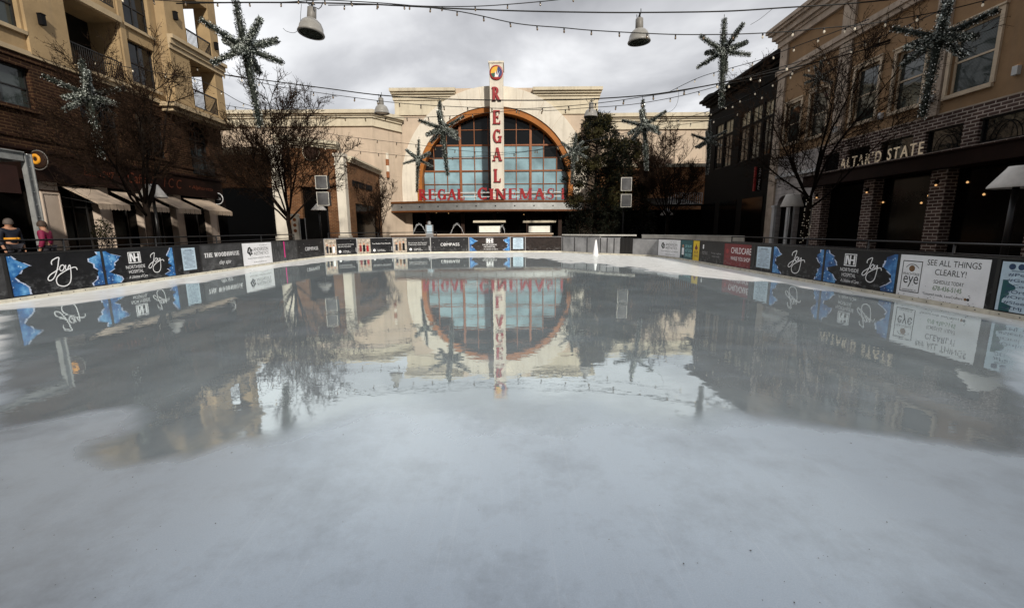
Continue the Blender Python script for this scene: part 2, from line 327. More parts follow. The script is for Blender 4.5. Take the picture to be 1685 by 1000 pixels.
def wall(mb, fr, u0,u1,v0,v1, ops, depth):
    us = sorted({u0,u1,*[a for o in ops for a in o[:2]]}); vs_ = sorted({v0,v1,*[a for o in ops for a in o[2:4]]})
    us = [u for u in us if u0-1e-6 <= u <= u1+1e-6]; vs_ = [v for v in vs_ if v0-1e-6 <= v <= v1+1e-6]
    for i in range(len(us)-1):
        for j in range(len(vs_)-1):
            cu, cv = (us[i]+us[i+1])/2, (vs_[j]+vs_[j+1])/2
            if any(o[0] < cu < o[1] and o[2] < cv < o[3] for o in ops): continue
            mb.quad(fr, us[i],us[i+1],vs_[j],vs_[j+1],0)
    for a,b,c,d in [o[:4] for o in ops]:
        P = fr.pt
        mb.face([P(a,c,0),P(a,c,-depth),P(a,d,-depth),P(a,d,0)]); mb.face([P(b,c,0),P(b,d,0),P(b,d,-depth),P(b,c,-depth)])
        mb.face([P(a,c,0),P(b,c,0),P(b,c,-depth),P(a,c,-depth)]); mb.face([P(a,d,0),P(a,d,-depth),P(b,d,-depth),P(b,d,0)])
def window(parent, fr, a,b,c,d, dep, pane, frame, nu=2, nv=2, t=0.07, sill=None, name='window', bars_u=None):
    mb = MB(); n0, n1 = -dep+0.02, -dep+0.09
    mb.fbox(fr,a,a+t,c,d,n0,n1); mb.fbox(fr,b-t,b,c,d,n0,n1); mb.fbox(fr,a+t,b-t,c,c+t,n0,n1); mb.fbox(fr,a+t,b-t,d-t,d,n0,n1)
    for k in range(1,nu):
        u = a+(b-a)*k/nu; mb.fbox(fr,u-t*.4,u+t*.4,c+t,d-t,n0+.004,n1-.01)
    for k in range(1,nv):
        v = c+(d-c)*k/nv; mb.fbox(fr,a+t,b-t,v-t*.4,v+t*.4,n0+.008,n1-.006)
    w = mb.build(name, frame, parent)
    g = MB(); g.quad(fr,a,b,c,d,-dep+0.035); g.build('pane', pane, w)
    if sill:
        s = MB(); s.fbox(fr,a-.12,b+.12,c-.16,c-.002,0.003,0.14); s.build('sill', sill, w)
    return w

# text: built-in font turned into flat outline meshes
_tc = {}
def text_geo(s, shear=0.0, space=1.0):
    k = (s, shear, space)
    if k not in _tc:
        cu = bpy.data.curves.new('t', 'FONT'); cu.body = s; cu.shear = shear; cu.space_character = space; cu.fill_mode = 'FRONT'; cu.resolution_u = 3
        o = bpy.data.objects.new('t', cu); COL.objects.link(o)
        bpy.context.view_layer.update()
        me = o.evaluated_get(bpy.context.evaluated_depsgraph_get()).to_mesh()
        V = [v.co.copy() for v in me.vertices]; F = [tuple(p.vertices) for p in me.polygons]
        bpy.data.objects.remove(o); bpy.data.curves.remove(cu); _tc[k] = (V, F)
    return _tc[k]
def put_text(mb, fr, s, u0,u1,v0,v1, n, shear=0.0, ext=0.0, space=1.0):
    """lay a line of text so that its outline fills the rectangle"""
    V, F = text_geo(s, shear, space)
    if not V: return
    x0,x1 = min(v.x for v in V), max(v.x for v in V); y0,y1 = min(v.y for v in V), max(v.y for v in V)
    f = lambda v, nn: fr.pt(u0+(v.x-x0)/(x1-x0)*(u1-u0), v0+(v.y-y0)/(y1-y0)*(v1-v0), nn)
    mb.add([f(v, n+ext) for v in V], F)
    if ext > 0:
        cnt = {}
        for q in F:
            for i in range(len(q)):
                ed = (q[i], q[(i+1)%len(q)]); key = tuple(sorted(ed)); cnt.setdefault(key, []).append(ed)
        for key, l in cnt.items():
            if len(l) == 1:
                a,b = l[0]; mb.face([f(V[a],n), f(V[b],n), f(V[b],n+ext), f(V[a],n+ext)])
def smooth_line(pts, sub=6):
    out = []; n = len(pts)
    for i in range(n-1):
        p0,p1,p2,p3 = [Vector(pts[max(0,min(n-1,j))]) for j in (i-1,i,i+1,i+2)]
        for k in range(sub):
            t = k/sub
            out.append(0.5*((2*p1)+(p2-p0)*t+(2*p0-5*p1+4*p2-p3)*t*t+(3*p1-p0-3*p2+p3)*t**3))
    out.append(Vector(pts[-1])); return out
def ribbon(mb, fr, pts, w, n, sub=6):
    q = smooth_line(pts, sub)
    for i in range(len(q)-1):
        d = q[i+1]-q[i]
        if d.length < 1e-6: continue
        d0 = (q[i+1]-q[max(0,i-1)]).normalized(); d1 = (q[min(len(q)-1,i+2)]-q[i]).normalized()
        o0 = Vector((-d0.y,d0.x))*w/2; o1 = Vector((-d1.y,d1.x))*w/2; a,b = q[i],q[i+1]; nn = n+(i%7)*0.0004
        mb.face([fr.pt(*(a-o0),nn),fr.pt(*(b-o1),nn),fr.pt(*(b+o1),nn),fr.pt(*(a+o0),nn)])

# a bold display serif drawn by hand: strokes on a unit-high letter
def _l(x0,y0,x1,y1,w): return ('l',x0,y0,x1,y1,w)
def _s(x,y,w=0.34): return ('s',x,y,w)
def _a(cx,cy,rx,ry,a0,a1,wx,wy): return ('a',cx,cy,rx,ry,a0,a1,wx,wy)
TK, TN = 0.225, 0.11
SERIF = {
 'R': (0.80,[_l(.17,0,.17,1,TK),_s(.17,0),_s(.17,1),_a(.30,.74,.30,.26,-90,90,TK,TN),_l(.17,.955,.32,.955,TN),_l(.17,.505,.32,.505,TN),_l(.36,.48,.66,.0,TK),_s(.68,0,.26)]),
 'E': (0.72,[_l(.17,0,.17,1,TK),_s(.17,0),_l(.05,.96,.62,.96,.08),_l(.05,.04,.66,.04,.08),_l(.17,.51,.48,.51,.08),_l(.60,.78,.60,1,.07),_l(.64,0,.64,.24,.07),_l(.48,.40,.48,.62,.07)]),
 'G': (0.86,[_a(.45,.5,.38,.5,48,330,TK,TN),_l(.72,.02,.72,.42,TK*.9),_s(.70,.42,.34),_l(.70,.72,.70,.98,.07)]),
 'A': (0.86,[_l(.14,0,.42,1,TN),_l(.72,0,.44,1,TK),_s(.13,0,.28),_s(.73,0,.30),_l(.25,.33,.62,.33,.08)]),
 'L': (0.68,[_l(.17,0,.17,1,TK),_s(.17,0),_s(.17,1),_l(.05,.04,.62,.04,.08),_l(.60,0,.60,.28,.08)]),
 'C': (0.82,[_a(.45,.5,.38,.5,45,315,TK,TN),_l(.70,.70,.70,.98,.07),_l(.70,.06,.70,.24,.06)]),
 'I': (0.40,[_l(.20,0,.20,1,TK),_s(.20,0),_s(.20,1)]),
 'N': (0.90,[_l(.17,0,.17,1,TN),_l(.15,1,.73,0,TK),_l(.73,0,.73,1,TN),_s(.17,0,.28),_s(.15,1,.26),_s(.73,1,.28)]),
 'M': (1.08,[_l(.17,0,.19,1,TN),_l(.21,1,.53,.05,TK),_l(.87,1,.55,.05,TN),_l(.88,0,.88,1,TK),_s(.17,0,.28),_s(.88,0,.34),_s(.17,1,.24),_s(.90,1,.26)]),
 'S': (0.68,[_a(.35,.74,.24,.26,40,262,.14,.09),_a(.33,.27,.26,.27,82,-140,.14,.09),_l(.16,.62,.52,.38,TK*.85),_l(.58,.72,.58,.98,.06),_l(.07,.04,.07,.28,.06)]),
 '1': (0.46,[_l(.23,0,.23,1,TK),_s(.23,0),_l(.05,.82,.22,.97,.08)]),
 'T': (0.76,[_l(.38,0,.38,1,TK),_s(.38,0),_l(.04,.96,.72,.96,.08),_l(.06,.76,.06,1,.06),_l(.70,.76,.70,1,.06)]),
 'H': (0.92,[_l(.18,0,.18,1,TK),_l(.74,0,.74,1,TK),_s(.18,0),_s(.18,1),_s(.74,0),_s(.74,1),_l(.18,.51,.74,.51,.08)]),
 'W': (1.16,[_l(.14,1,.36,0,TK),_l(.58,1,.38,0,TN),_l(.56,1,.80,0,TK),_l(1.02,1,.82,0,TN),_s(.14,1,.28),_s(1.02,1,.26)]),
 'O': (0.88,[_a(.44,.5,.38,.5,0,360,TK,TN)]),
 'D': (0.86,[_l(.17,0,.17,1,TK),_s(.17,0),_s(.17,1),_a(.34,.5,.42,.5,-90,90,TK,TN),_l(.17,.96,.36,.96,TN),_l(.17,.04,.36,.04,TN)]),
 'U': (0.86,[_l(.17,.3,.17,1,TK),_s(.17,1),_a(.44,.30,.27,.30,180,360,.14,.09),_l(.71,.3,.71,1,TN),_s(.71,1,.28)]),
}
def serif_glyph(mb, fr, ch, u, v, h, n0, n1, wide=1.0):
    """one solid letter, base-left at (u, v)"""
    w, prims = SERIF[ch]; z = 0
    def prism(poly, e):
        P = [fr.pt(u+x*h*wide, v+y*h, n1+e) for x,y in poly]; Q = [fr.pt(u+x*h*wide, v+y*h, n0) for x,y in poly]
        k = len(P); mb.add(P+Q, [tuple(range(k))]+[(i,i+k,(i+1)%k+k,(i+1)%k) for i in range(k)])
    st = max(0.0006, (n1-n0)*0.02)
    for p in prims:
        z += 1; e = z*st
        if p[0] == 's':
            x,y,sw = p[1:]; t = .075; y0 = 0 if y < .5 else 1-t
            if 0 < y < 1: y0 = y
            prism([(x-sw/2,y0),(x+sw/2,y0),(x+sw/2,y0+t),(x-sw/2,y0+t)], e)
        elif p[0] == 'l':
            x0,y0,x1,y1,lw = p[1:]
            if abs(y1-y0) < 1e-6: poly = [(x0,y0-lw/2),(x1,y0-lw/2),(x1,y0+lw/2),(x0,y0+lw/2)]
            else: poly = [(x0-lw/2,y0),(x0+lw/2,y0),(x1+lw/2,y1),(x1-lw/2,y1)]
            prism(poly, e)
        else:
            cx,cy,rx,ry,a0,a1,wx,wy = p[1:]; N = 14
            for k in range(N):
                A = [R(a0+(a1-a0)*(k+q)/N) for q in (0,1)]
                o = [(cx+rx*math.cos(a),cy+ry*math.sin(a)) for a in A]; i = [(cx+(rx-wx)*math.cos(a),cy+(ry-wy)*math.sin(a)) for a in A]
                prism([i[0],o[0],o[1],i[1]], e)
    return w*h*wide
def serif_width(s, wide=1.0, gap=0.06): return sum((0.35 if c == ' ' else SERIF[c][0]*wide)+gap for c in s)
def put_serif(mb, fr, s, u0, u1, v0, h, n0, n1, gap=0.06):
    wd = serif_width(s, 1.0, gap); wide = (u1-u0)/h/wd; u = u0
    for c in s:
        if c == ' ': u += (0.35+gap)*h*wide; continue
        serif_glyph(mb, fr, c, u, v0, h, n0, n1, wide); u += (SERIF[c][0]+gap)*h*wide

# ------------------------------------------------------------------ the setting: ground and ice
gm = mat('paving', (0.085, 0.07, 0.06), 0.85, 0.35, 1.5, bump=0.3, spec=0.2)
mb = MB(); mb.face([(-300,-200,-0.05),(300,-200,-0.05),(300,500,-0.05),(-300,500,-0.05)])
tag(mb.build('ground', gm), None, None, kind='structure')

XL, XR = -11.1, 8.2
# foot of the boards, seam by seam, anticlockwise from the near left
SEAM = [(XL,4.3),(XL,6.9),(XL,9.42),(XL,11.7),(XL,14.2),(XL,15.4),(XL,17.8),(XL,20.05),(XL,22.45),(-10.95,25.3),(-9.57,26.85),(-7.72,28.25),(-5.38,28.79),
        (-2.86,29.12),(-0.08,29.2),(0.93,29.2),(3.32,28.7),(5.26,25.9),(6.3,25.05),(6.85,24.55),(7.85,23.2),(XR,20.98),(XR,19.56),(XR,18.84),(XR,16.68),(XR,14.56),(XR,13.56),(XR,11.29),(XR,9.1),(XR,7.22),(XR,4.7),(XR,1.9)]
def inside(poly, x, y):
    c = False; j = len(poly)-1
    for i in range(len(poly)):
        xi,yi = poly[i]; xj,yj = poly[j]
        if (yi > y) != (yj > y) and x < (xj-xi)*(y-yi)/(yj-yi)+xi: c = not c
        j = i
    return c
def dist_poly(poly, x, y):
    b = 1e9; n = len(poly)
    for i in range(n):
        ax,ay = poly[i]; bx,by = poly[(i+1)%n]; dx_,dy_ = bx-ax,by-ay; L = dx_*dx_+dy_*dy_+1e-12
        t = max(0,min(1,((x-ax)*dx_+(y-ay)*dy_)/L)); b = min(b,(ax+dx_*t-x)**2+(ay+dy_*t-y)**2)
    return math.sqrt(b)
_wetpx = [(0,512),(100,502),(200,486),(300,469),(400,452),(480,438),(540,430),(600,426.5),(650,425),(760,424.5),(840,423.5),(900,425),(930,432),(1000,436),(1060,445),
          (1120,452),(1180,459),(1240,463),(1300,468),(1345,477),(1420,487),(1480,498),(1560,514),(1684,541),(1685,742),(1600,738),(1500,722),(1400,712),(1300,698),
          (1200,690),(1100,688),(1000,684),(850,676),(700,670),(600,668),(520,690),(450,712),(360,742),(250,762),(90,770),(130,738),(215,708),(240,680),(220,668),(150,678),(60,696),(0,694)]
WETP = [tuple(at_z(x,y))[:2] for x,y in _wetpx]
from mathutils import noise as _mn
RINK = SEAM + [(XR,-9),(XL,-9)]
rows_y = []; y = -9.0
while y < 29.3:
    rows_y.append(y); y += 0.09 if 1.0 < y < 7 else (0.16 if y > 0 else 0.5)
cols_x = [-11.3 + 0.13*i for i in range(152)]
V = [(x,y,0.0) for y in rows_y for x in cols_x]; nx = len(cols_x)
F = [(j*nx+i,j*nx+i+1,(j+1)*nx+i+1,(j+1)*nx+i) for j in range(len(rows_y)-1) for i in range(nx-1)]
me = bpy.data.meshes.new('ice'); me.from_pydata(V, [], F)
at = me.color_attributes.new('wetness', 'FLOAT_COLOR', 'POINT')
def sstep(a,b,x): t = max(0,min(1,(x-a)/(b-a))); return t*t*(3-2*t)
cd = []
for (x,y,_) in V:
    dw = dist_poly(WETP,x,y); s = dw if inside(WETP,x,y) else -dw
    w_ = 0.24 + 0.015*max(0,y-4) + 0.85*max(0,1-abs(x-.2)/2.3)*sstep(9,5,y); nn = _mn.fractal(Vector((x*1.1,y*0.55,0)), 0.8, 2.0, 5)
    s += nn*(0.22 + 0.035*max(0,y-4))
    wet = sstep(-w_,w_,s)
    snow = sstep(3.5,6.5,y)*(1-wet)
    cd += [wet, snow, sstep(1.2,4.2,y+0.6*nn), 1]
at.data.foreach_set('color', cd)
im, n, l, b = new_mat('ice')
n.remove(b); out = n['Material Output']
A = n.new('ShaderNodeAttribute'); A.attribute_name = 'wetness'; S = n.new('ShaderNodeSeparateColor'); l.new(A.outputs['Color'], S.inputs[0])
g = n.new('ShaderNodeNewGeometry')
def noise_(scale, detail=6, vec=None, rough=0.6):
    t = n.new('ShaderNodeTexNoise'); t.inputs['Scale'].default_value = scale; t.inputs['Detail'].default_value = detail; t.inputs['Roughness'].default_value = rough
    l.new(vec if vec else g.outputs['Position'], t.inputs['Vector']); return t.outputs['Fac']
def mrange(x, a, b_, c, d):
    t = n.new('ShaderNodeMapRange'); l.new(x, t.inputs[0])
    for i, v in enumerate((a,b_,c,d)): t.inputs[i+1].default_value = v
    return t.outputs[0]
def mth(op, x, y=None):
    t = n.new('ShaderNodeMath'); t.operation = op
    for i, v in enumerate((x,y)):
        if v is None: continue
        if isinstance(v,(int,float)): t.inputs[i].default_value = v
        else: l.new(v, t.inputs[i])
    return t.outputs[0]
def mixc(f, a, b_):
    t = n.new('ShaderNodeMix'); t.data_type = 'RGBA'
    for i, v in ((0,f),(6,a),(7,b_)):
        if isinstance(v,(int,float,tuple)): t.inputs[i].default_value = v
        else: l.new(v, t.inputs[i])
    return t.outputs[2]
mapn = n.new('ShaderNodeMapping'); l.new(g.outputs['Position'], mapn.inputs[0]); mapn.inputs['Scale'].default_value = (1.0, 0.55, 1)
big = noise_(0.55, 5); mid = noise_(2.6, 7, mapn.outputs[0]); fine = noise_(26, 4); grain = noise_(150, 2)
edge = mth('ADD', S.outputs[0], mth('MULTIPLY', mrange(mid, 0.25, 0.75, -1, 1), 0.22))
wet = mrange(edge, 0.25, 0.75, 0, 1)
mpf = n.new('ShaderNodeMapping'); l.new(g.outputs['Position'], mpf.inputs[0]); mpf.inputs['Scale'].default_value = (0.5, 1.1, 1); mpf.inputs['Rotation'].default_value = (0,0,.25)
frost = mrange(noise_(1.3, 9, mpf.outputs[0], 0.68), 0.50, 0.72, 0, 1)          # milky frost left in the water film
film = wet
wet = mth('MULTIPLY', wet, mth('SUBTRACT', 1.0, mth('MULTIPLY', frost, 0.38)))
dryc = mixc(mrange(big, 0.35, 0.68, 0, 1), (0.38,0.455,0.55,1), (0.46,0.54,0.63,1))
dryc = mixc(mrange(mid, 0.5, 0.8, 0, 0.35), dryc, (0.33,0.375,0.44,1))
dryc = mixc(mrange(fine, 0.55, 0.9, 0, 0.45), dryc, (0.32,0.34,0.37,1))
dryc = mixc(mrange(grain, 0.4, 0.75, 0, 0.22), dryc, (0.80,0.81,0.84,1))
snowc = mixc(mrange(mid, 0.35, 0.75, 0, 1), (0.90,0.90,0.89,1), (0.66,0.66,0.64,1))
wetc = mixc(mrange(mid, 0.3, 0.75, 0, 1), (0.28,0.33,0.36,1), (0.40,0.46,0.49,1))
wetc = mixc(mrange(big, 0.4, 0.7, 0, 0.6), wetc, (0.27,0.29,0.31,1))
def scratch(rot, sx, sy, lo, hi):
    mp_ = n.new('ShaderNodeMapping'); l.new(g.outputs['Position'], mp_.inputs[0]); mp_.inputs['Rotation'].default_value = (0,0,rot); mp_.inputs['Scale'].default_value = (sx,sy,1)
    wv = n.new('ShaderNodeTexNoise'); wv.inputs['Scale'].default_value = 1.0; wv.inputs['Detail'].default_value = 2; wv.inputs['Distortion'].default_value = 0.6; l.new(mp_.outputs[0], wv.inputs['Vector'])
    return mrange(wv.outputs['Fac'], lo, hi, 0, 1)
sc_ = mth('MAXIMUM', mth('MAXIMUM', scratch(.35,38,.7,.66,.74), scratch(-.9,30,.5,.67,.75)), mth('MAXIMUM', scratch(1.3,44,.8,.67,.75), scratch(2.3,34,.6,.68,.76)))
dryc = mixc(mth('MULTIPLY', sc_, mrange(big, .35, .65, .02, .16)), dryc, (0.86,0.88,0.90,1))
cloudy = noise_(1.1, 9, None, 0.72)
dryc = mixc(mrange(cloudy, .47, .70, 0, .95), dryc, (0.24,0.275,0.33,1))
c1 = mixc(S.outputs[1], dryc, snowc); c2 = mixc(wet, c1, wetc)
dif = n.new('ShaderNodeBsdfDiffuse'); l.new(c2, dif.inputs['Color'])
gl = n.new('ShaderNodeBsdfGlossy'); gl.inputs['Color'].default_value = (0.90,0.98,0.97,1)
rr = mth('ADD', mth('ADD', mth('MULTIPLY', mth('SUBTRACT', 1.0, film), 0.24), mth('MULTIPLY', mth('SUBTRACT', 1.0, S.outputs[2]), 0.10)), mrange(mid, 0.45, 0.75, 0.008, 0.05)); l.new(rr, gl.inputs['Roughness'])
lw = n.new('ShaderNodeLayerWeight'); lw.inputs['Blend'].default_value = 0.5
fr_ = n.new('ShaderNodeValToRGB'); l.new(lw.outputs['Facing'], fr_.inputs[0])
el = fr_.color_ramp.elements; el[0].position = 0.22; el[0].color = (0.04,)*3+(1,); el[1].position = 1.0; el[1].color = (0.88,)*3+(1,)
for p, v in ((0.32,0.09),(0.42,0.18),(0.52,0.34),(0.64,0.50),(0.76,0.62),(0.90,0.72)): k = el.new(p); k.color = (v,v,v,1)
fac = mth('MULTIPLY', fr_.outputs[0], mth('SUBTRACT', mth('ADD', 0.85, mth('MULTIPLY', wet, 0.15)), mth('MULTIPLY', S.outputs[1], mth('MULTIPLY', mth('SUBTRACT', 1.0, wet), 0.35))))
bw = n.new('ShaderNodeBump'); bw.inputs['Strength'].default_value = 0.10; bw.inputs['Distance'].default_value = 0.010
mp2 = n.new('ShaderNodeMapping'); l.new(g.outputs['Position'], mp2.inputs[0]); mp2.inputs['Scale'].default_value = (1.0, 1.6, 1)
l.new(noise_(3.2, 3, mp2.outputs[0], 0.5), bw.inputs['Height']); l.new(bw.outputs[0], gl.inputs['Normal'])
bd = n.new('ShaderNodeBump'); bd.inputs['Strength'].default_value = 0.35; bd.inputs['Distance'].default_value = 0.006; l.new(fine, bd.inputs['Height']); l.new(bd.outputs[0], dif.inputs['Normal'])
ms = n.new('ShaderNodeMixShader'); l.new(fac, ms.inputs[0]); l.new(dif.outputs[0], ms.inputs[1]); l.new(gl.outputs[0], ms.inputs[2]); l.new(ms.outputs[0], out.inputs[0])
me.materials.append(im); ice = bpy.data.objects.new('ice', me); COL.objects.link(ice); tag(ice, None, None, kind='structure')

lm = mat('leaf_crumbs', (0.05,0.035,0.025), 0.9, 0.3, 9)
mb = MB()
rs = random.Random(3)
for i in range(150):
    px, py = rs.choice([rs.uniform(0,1685), rs.gauss(1300,160), rs.gauss(250,120)]), 520+480*rs.random()**0.8
    p = at_z(px,py,0.004); s = rs.uniform(0.0006,0.0017)*(1+0.25*p.y); a = rs.uniform(0,6.28)
    if i % 5 == 0: s *= 1.7
    mb.face([(p.x+s*math.cos(a+k*1.57)*(1.6 if k%2 else 1), p.y+s*math.sin(a+k*1.57)*(1.6 if k%2 else 1), 0.004) for k in range(4)])
tag(mb.build('leaf_crumbs', lm), 'dark crumbs of leaf and grit scattered over the grey ice', 'debris', kind='stuff')

# ------------------------------------------------------------------ rink boards
JOY = [[(.21,.24),(.20,.17),(.26,.08),(.455,.007),(.43,.155),(.33,.45),(.19,.69),(.06,.76),(.005,.70),(.085,.58),(.26,.48),(.39,.40)],
       [(.50,.275),(.43,.36),(.44,.46),(.52,.45),(.585,.34),(.555,.275),(.49,.285)],
       [(.64,.28),(.61,.39),(.66,.45),(.77,.29),(.765,.58),(.69,.88),(.51,1.0),(.31,.955),(.245,.82),(.31,.65),(.55,.50),(.81,.40),(.955,.39),(1.0,.485)]]
def joy(mb, fr, u0,u1,v0,v1, n, w):
    for st in JOY: ribbon(mb, fr, [(u0+x*(u1-u0), v1-y*(v1-v0)) for x,y in st], w, n); n += 0.003
def nh_mark(mb, fr, u0,u1,v0,v1, n):
    w,h = u1-u0,v1-v0; t = h*.07
    for a in ((u0,u1,v1-t,v1),(u0,u1,v0,v0+t)): mb.fbox(fr,*a,n-.001,n)
    for a in ((u0,u0+t,v0,v1),(u1-t,u1,v0,v1)): mb.fbox(fr,a[0],a[1],v0+t,v1-t,n-.001,n+.0005)
    def P(pts, e): mb.face([fr.pt(u0+x*w, v0+y*h, n+e) for x,y in pts])
    P([(.10,.12),(.24,.12),(.24,.88),(.10,.88)],.0010); P([(.16,.88),(.30,.88),(.55,.12),(.41,.12)],.0016); P([(.44,.12),(.56,.12),(.56,.88),(.44,.88)],.0022)
    P([(.76,.12),(.90,.12),(.90,.88),(.76,.88)],.0010); P([(.44,.44),(.90,.44),(.90,.56),(.44,.56)],.0028)
def jag(mb, fr, u0,u1,v0,v1, n, side, rs, frac=1.0):
    """ragged crystal edge; side +1 = ragged on its right"""
    N = 11; off = [0.5+0.5*math.sin(k*0.9+rs.uniform(0,1.5))*0.7+rs.uniform(-.25,.25) for k in range(N+1)]
    off = [min(1,max(.18,o)) for o in off]
    for k in range(N):
        va,vb = v0+(v1-v0)*k/N, v0+(v1-v0)*(k+1)/N; oa,ob = off[k],off[k+1]; w = u1-u0
        if side > 0: q = [(u0,va),(u0+w*oa,va),(u0+w*ob,vb),(u0,vb)]; e = [(u0+w*oa,va),(u0+w*oa+.05,va),(u0+w*ob+.03,vb),(u0+w*ob,vb)]
        else: q = [(u1-w*oa,va),(u1,va),(u1,vb),(u1-w*ob,vb)]; e = [(u1-w*oa-.03,va),(u1-w*oa,va),(u1-w*ob,vb),(u1-w*ob-.05,vb)]
        mb.cur = 0; mb.face([fr.pt(a,b_,n) for a,b_ in q])
        if rs.random() < .55: mb.cur = 1; mb.face([fr.pt(a,b_,n+.0008) for a,b_ in e])
    mb.cur = 0
def lines_text(mb, fr, rows, n):
    for s,u0,u1,v0,v1 in rows: put_text(mb, fr, s, u0,u1,v0,v1, n)

def board(i, H, label, face='ad_black', kick='kick', ad=None, post='frame_dark', grp='advertising boards round the rink'):
    p0, p1 = Vector(SEAM[i]+(0,)), Vector(SEAM[i+1]+(0,)); L = (p1-p0).length; u = (p1-p0).normalized(); nrm = Vector((u.y,-u.x,0))
    mw = Matrix.Translation(p0) @ Matrix((u.to_4d(), (-nrm).to_4d(), Vector((0,0,1,0)), Vector((0,0,0,1)))).transposed()
    mw = Matrix.Translation(p0) @ Matrix.Rotation(math.atan2(u.y,u.x), 4, 'Z')
    t = thing('rink_board', p0, label, 'rink board', grp, mw=mw)
    fr = Fr(p0, u, nrm); k = 0.085
    b = MB(); b.fbox(fr,0.012,L-0.012,k,H,-0.06,0.0); b.build('panel', M[face], t)
    b = MB(); b.fbox(fr,0.002,L-0.002,0.0,k-.002,-0.05,0.022)
    b.build('kick_strip', M['kick'], t)
    bo = MB()
    for q in range(int(L/0.3)):
        uu = 0.15+q*0.3
        if uu < L-.05: bo.fbox(fr,uu-.008,uu+.008,k*.5-.008,k*.5+.008,0.0225,0.028)
    if len(bo.f): bo.build('kick_bolts', M['black'], t)
    b = MB(); b.fbox(fr,0.0,L,H+.002,H+.03,-0.07,0.012)
    for q in range(int(L/.22)): b.fbox(fr,0.08+q*.22,0.16+q*.22,H+.0305,H+.034,-0.05,0.0)
    b.build('top_rail', M[post], t)
    b = MB(); b.fbox(fr,-0.03,0.03,k+.004,H-.003,-0.055,0.008); b.build('seam_post', M[post], t)
    if ad: ad(t, fr, L, k, H)
    return t
M['kick'] = mat('kick', (0.66,0.62,0.52), 0.6, 0.3, 3)
rsb = random.Random(11)
def ad_joy(left=True, right=True, cx=(.36,.68), bluL=.19, bluR=.15):
    def f(t, fr, L, k, H):
        h = H-k
        b = MB(); jag(b,fr,.06,.06+L*bluL,k+.03,H-.03,.004,1,rsb); b.build('crystal_print', [M['galaxy'],M['galaxy_edge']], t)
        b = MB(); jag(b,fr,L-.04-L*bluR,L-.04,k+.03,H-.03,.004,-1,rsb); b.build('crystal_print', [M['galaxy'],M['galaxy_edge']], t)
        b = MB(); joy(b,fr,L*cx[0],L*cx[1],k+h*.13,k+h*.88,.004,.026); b.build('joy_lettering', M['white'], t)
    return f
def ad_nh(with_joy=True, centre=False):
    def f(t, fr, L, k, H):
        h = H-k
        b = MB(); jag(b,fr,.04,.04+L*.20,k+.02,H-.03,.004,1,rsb); b.build('crystal_print', [M['galaxy'],M['galaxy_edge']], t)
        b = MB(); jag(b,fr,L-.04-L*.17,L-.04,k+.02,H-.03,.004,-1,rsb); b.build('crystal_print', [M['galaxy'],M['galaxy_edge']], t)
        a0,a1 = (.27,.53) if with_joy else (.33,.67)
        b = MB(); c = (a0+a1)/2
        nh_mark(b,fr,L*(c-.085),L*(c+.085),k+h*.56,k+h*.90,.005)
        lines_text(b,fr,[('NORTHSIDE',L*a0,L*a1,k+h*.40,k+h*.50),('HOSPITAL',L*(a0+.03),L*(a1-.03),k+h*.255,k+h*.355)],.004)
        put_text(b,fr,'A Lifetime of Care',L*(a0+.02),L*(a1+.02),k+h*.10,k+h*.19,.004,shear=.25)
        b.build('hospital_lettering', M['white'], t)
        if with_joy:
            b = MB(); joy(b,fr,L*.58,L*.82,k+h*.20,k+h*.84,.004,.022); b.build('joy_lettering', M['white'], t)
    return f
def ad_notice(a=.26,b_=.72):
    def f(t, fr, L, k, H):
        h = H-k
        b = MB(); b.quad(fr,L*a,L*b_,k+h*.14,k+h*.93,.005); b.build('notice_sheet', M['paper_blue'], t)
        b = MB(); w = L*(b_-a)
        for q in range(15):
            v = k+h*(.86-q*.045); ww = w*(.78 if q%4 else .5)*(1 if q else 1.05); uu = L*a+(w-ww)/2
            b.quad(fr,uu,uu+ww,v-h*.010*(2 if q==0 else 1),v,.0065)
        b.build('notice_text', M['ink_blue'], t)
    return f
def ad_wood(t, fr, L, k, H):
    h = H-k; b = MB()
    put_serif(b,fr,'THE WOODHOUSE',L*.08,L*.93,k+h*.52,h*.17,.002,.004,gap=.10)
    put_text(b,fr,'day spa·',L*.40,L*.70,k+h*.17,k+h*.38,.004,shear=.35); b.build('spa_lettering', M['white'], t)
def ad_anderson(t, fr, L, k, H):
    h = H-k
    b = MB(); b.quad(fr,.02,L-.02,k+.01,H-.015,.003); b.build('white_sheet', M['ad_white'], t)
    b = MB()
    lines_text(b,fr,[('ANDERSON',L*.36,L*.86,k+h*.62,k+h*.78),('AESTHETICS',L*.36,L*.86,k+h*.44,k+h*.58),('Voted Alpharetta\'s #1 MedSpa',L*.15,L*.90,k+h*.26,k+h*.345),
                       ('Voted Alpharetta\'s',L*.56,L*.84,k+h*.84,k+h*.89),('AndersonAesthetics.com',L*.34,L*.78,k+h*.10,k+h*.15)],.0045)
    hp = [(.20,.50),(.15,.58),(.17,.70),(.20,.80),(.26,.82),(.28,.74),(.33,.68),(.30,.58),(.33,.50),(.27,.47),(.24,.40),(.22,.46)]
    b.face([fr.pt(L*x,k+h*y,.0045) for x,y in hp]); b.build('clinic_lettering', M['ink'], t)
    b = MB(); b.face([fr.pt(L*x,k+h*y,.0060) for x,y in [(.20,.60),(.235,.74),(.25,.72),(.22,.58)]]); b.face([fr.pt(L*x,k+h*y,.0060) for x,y in [(.25,.52),(.27,.64),(.285,.63),(.265,.51)]])
    b.build('profile_mark', M['ad_white'], t)
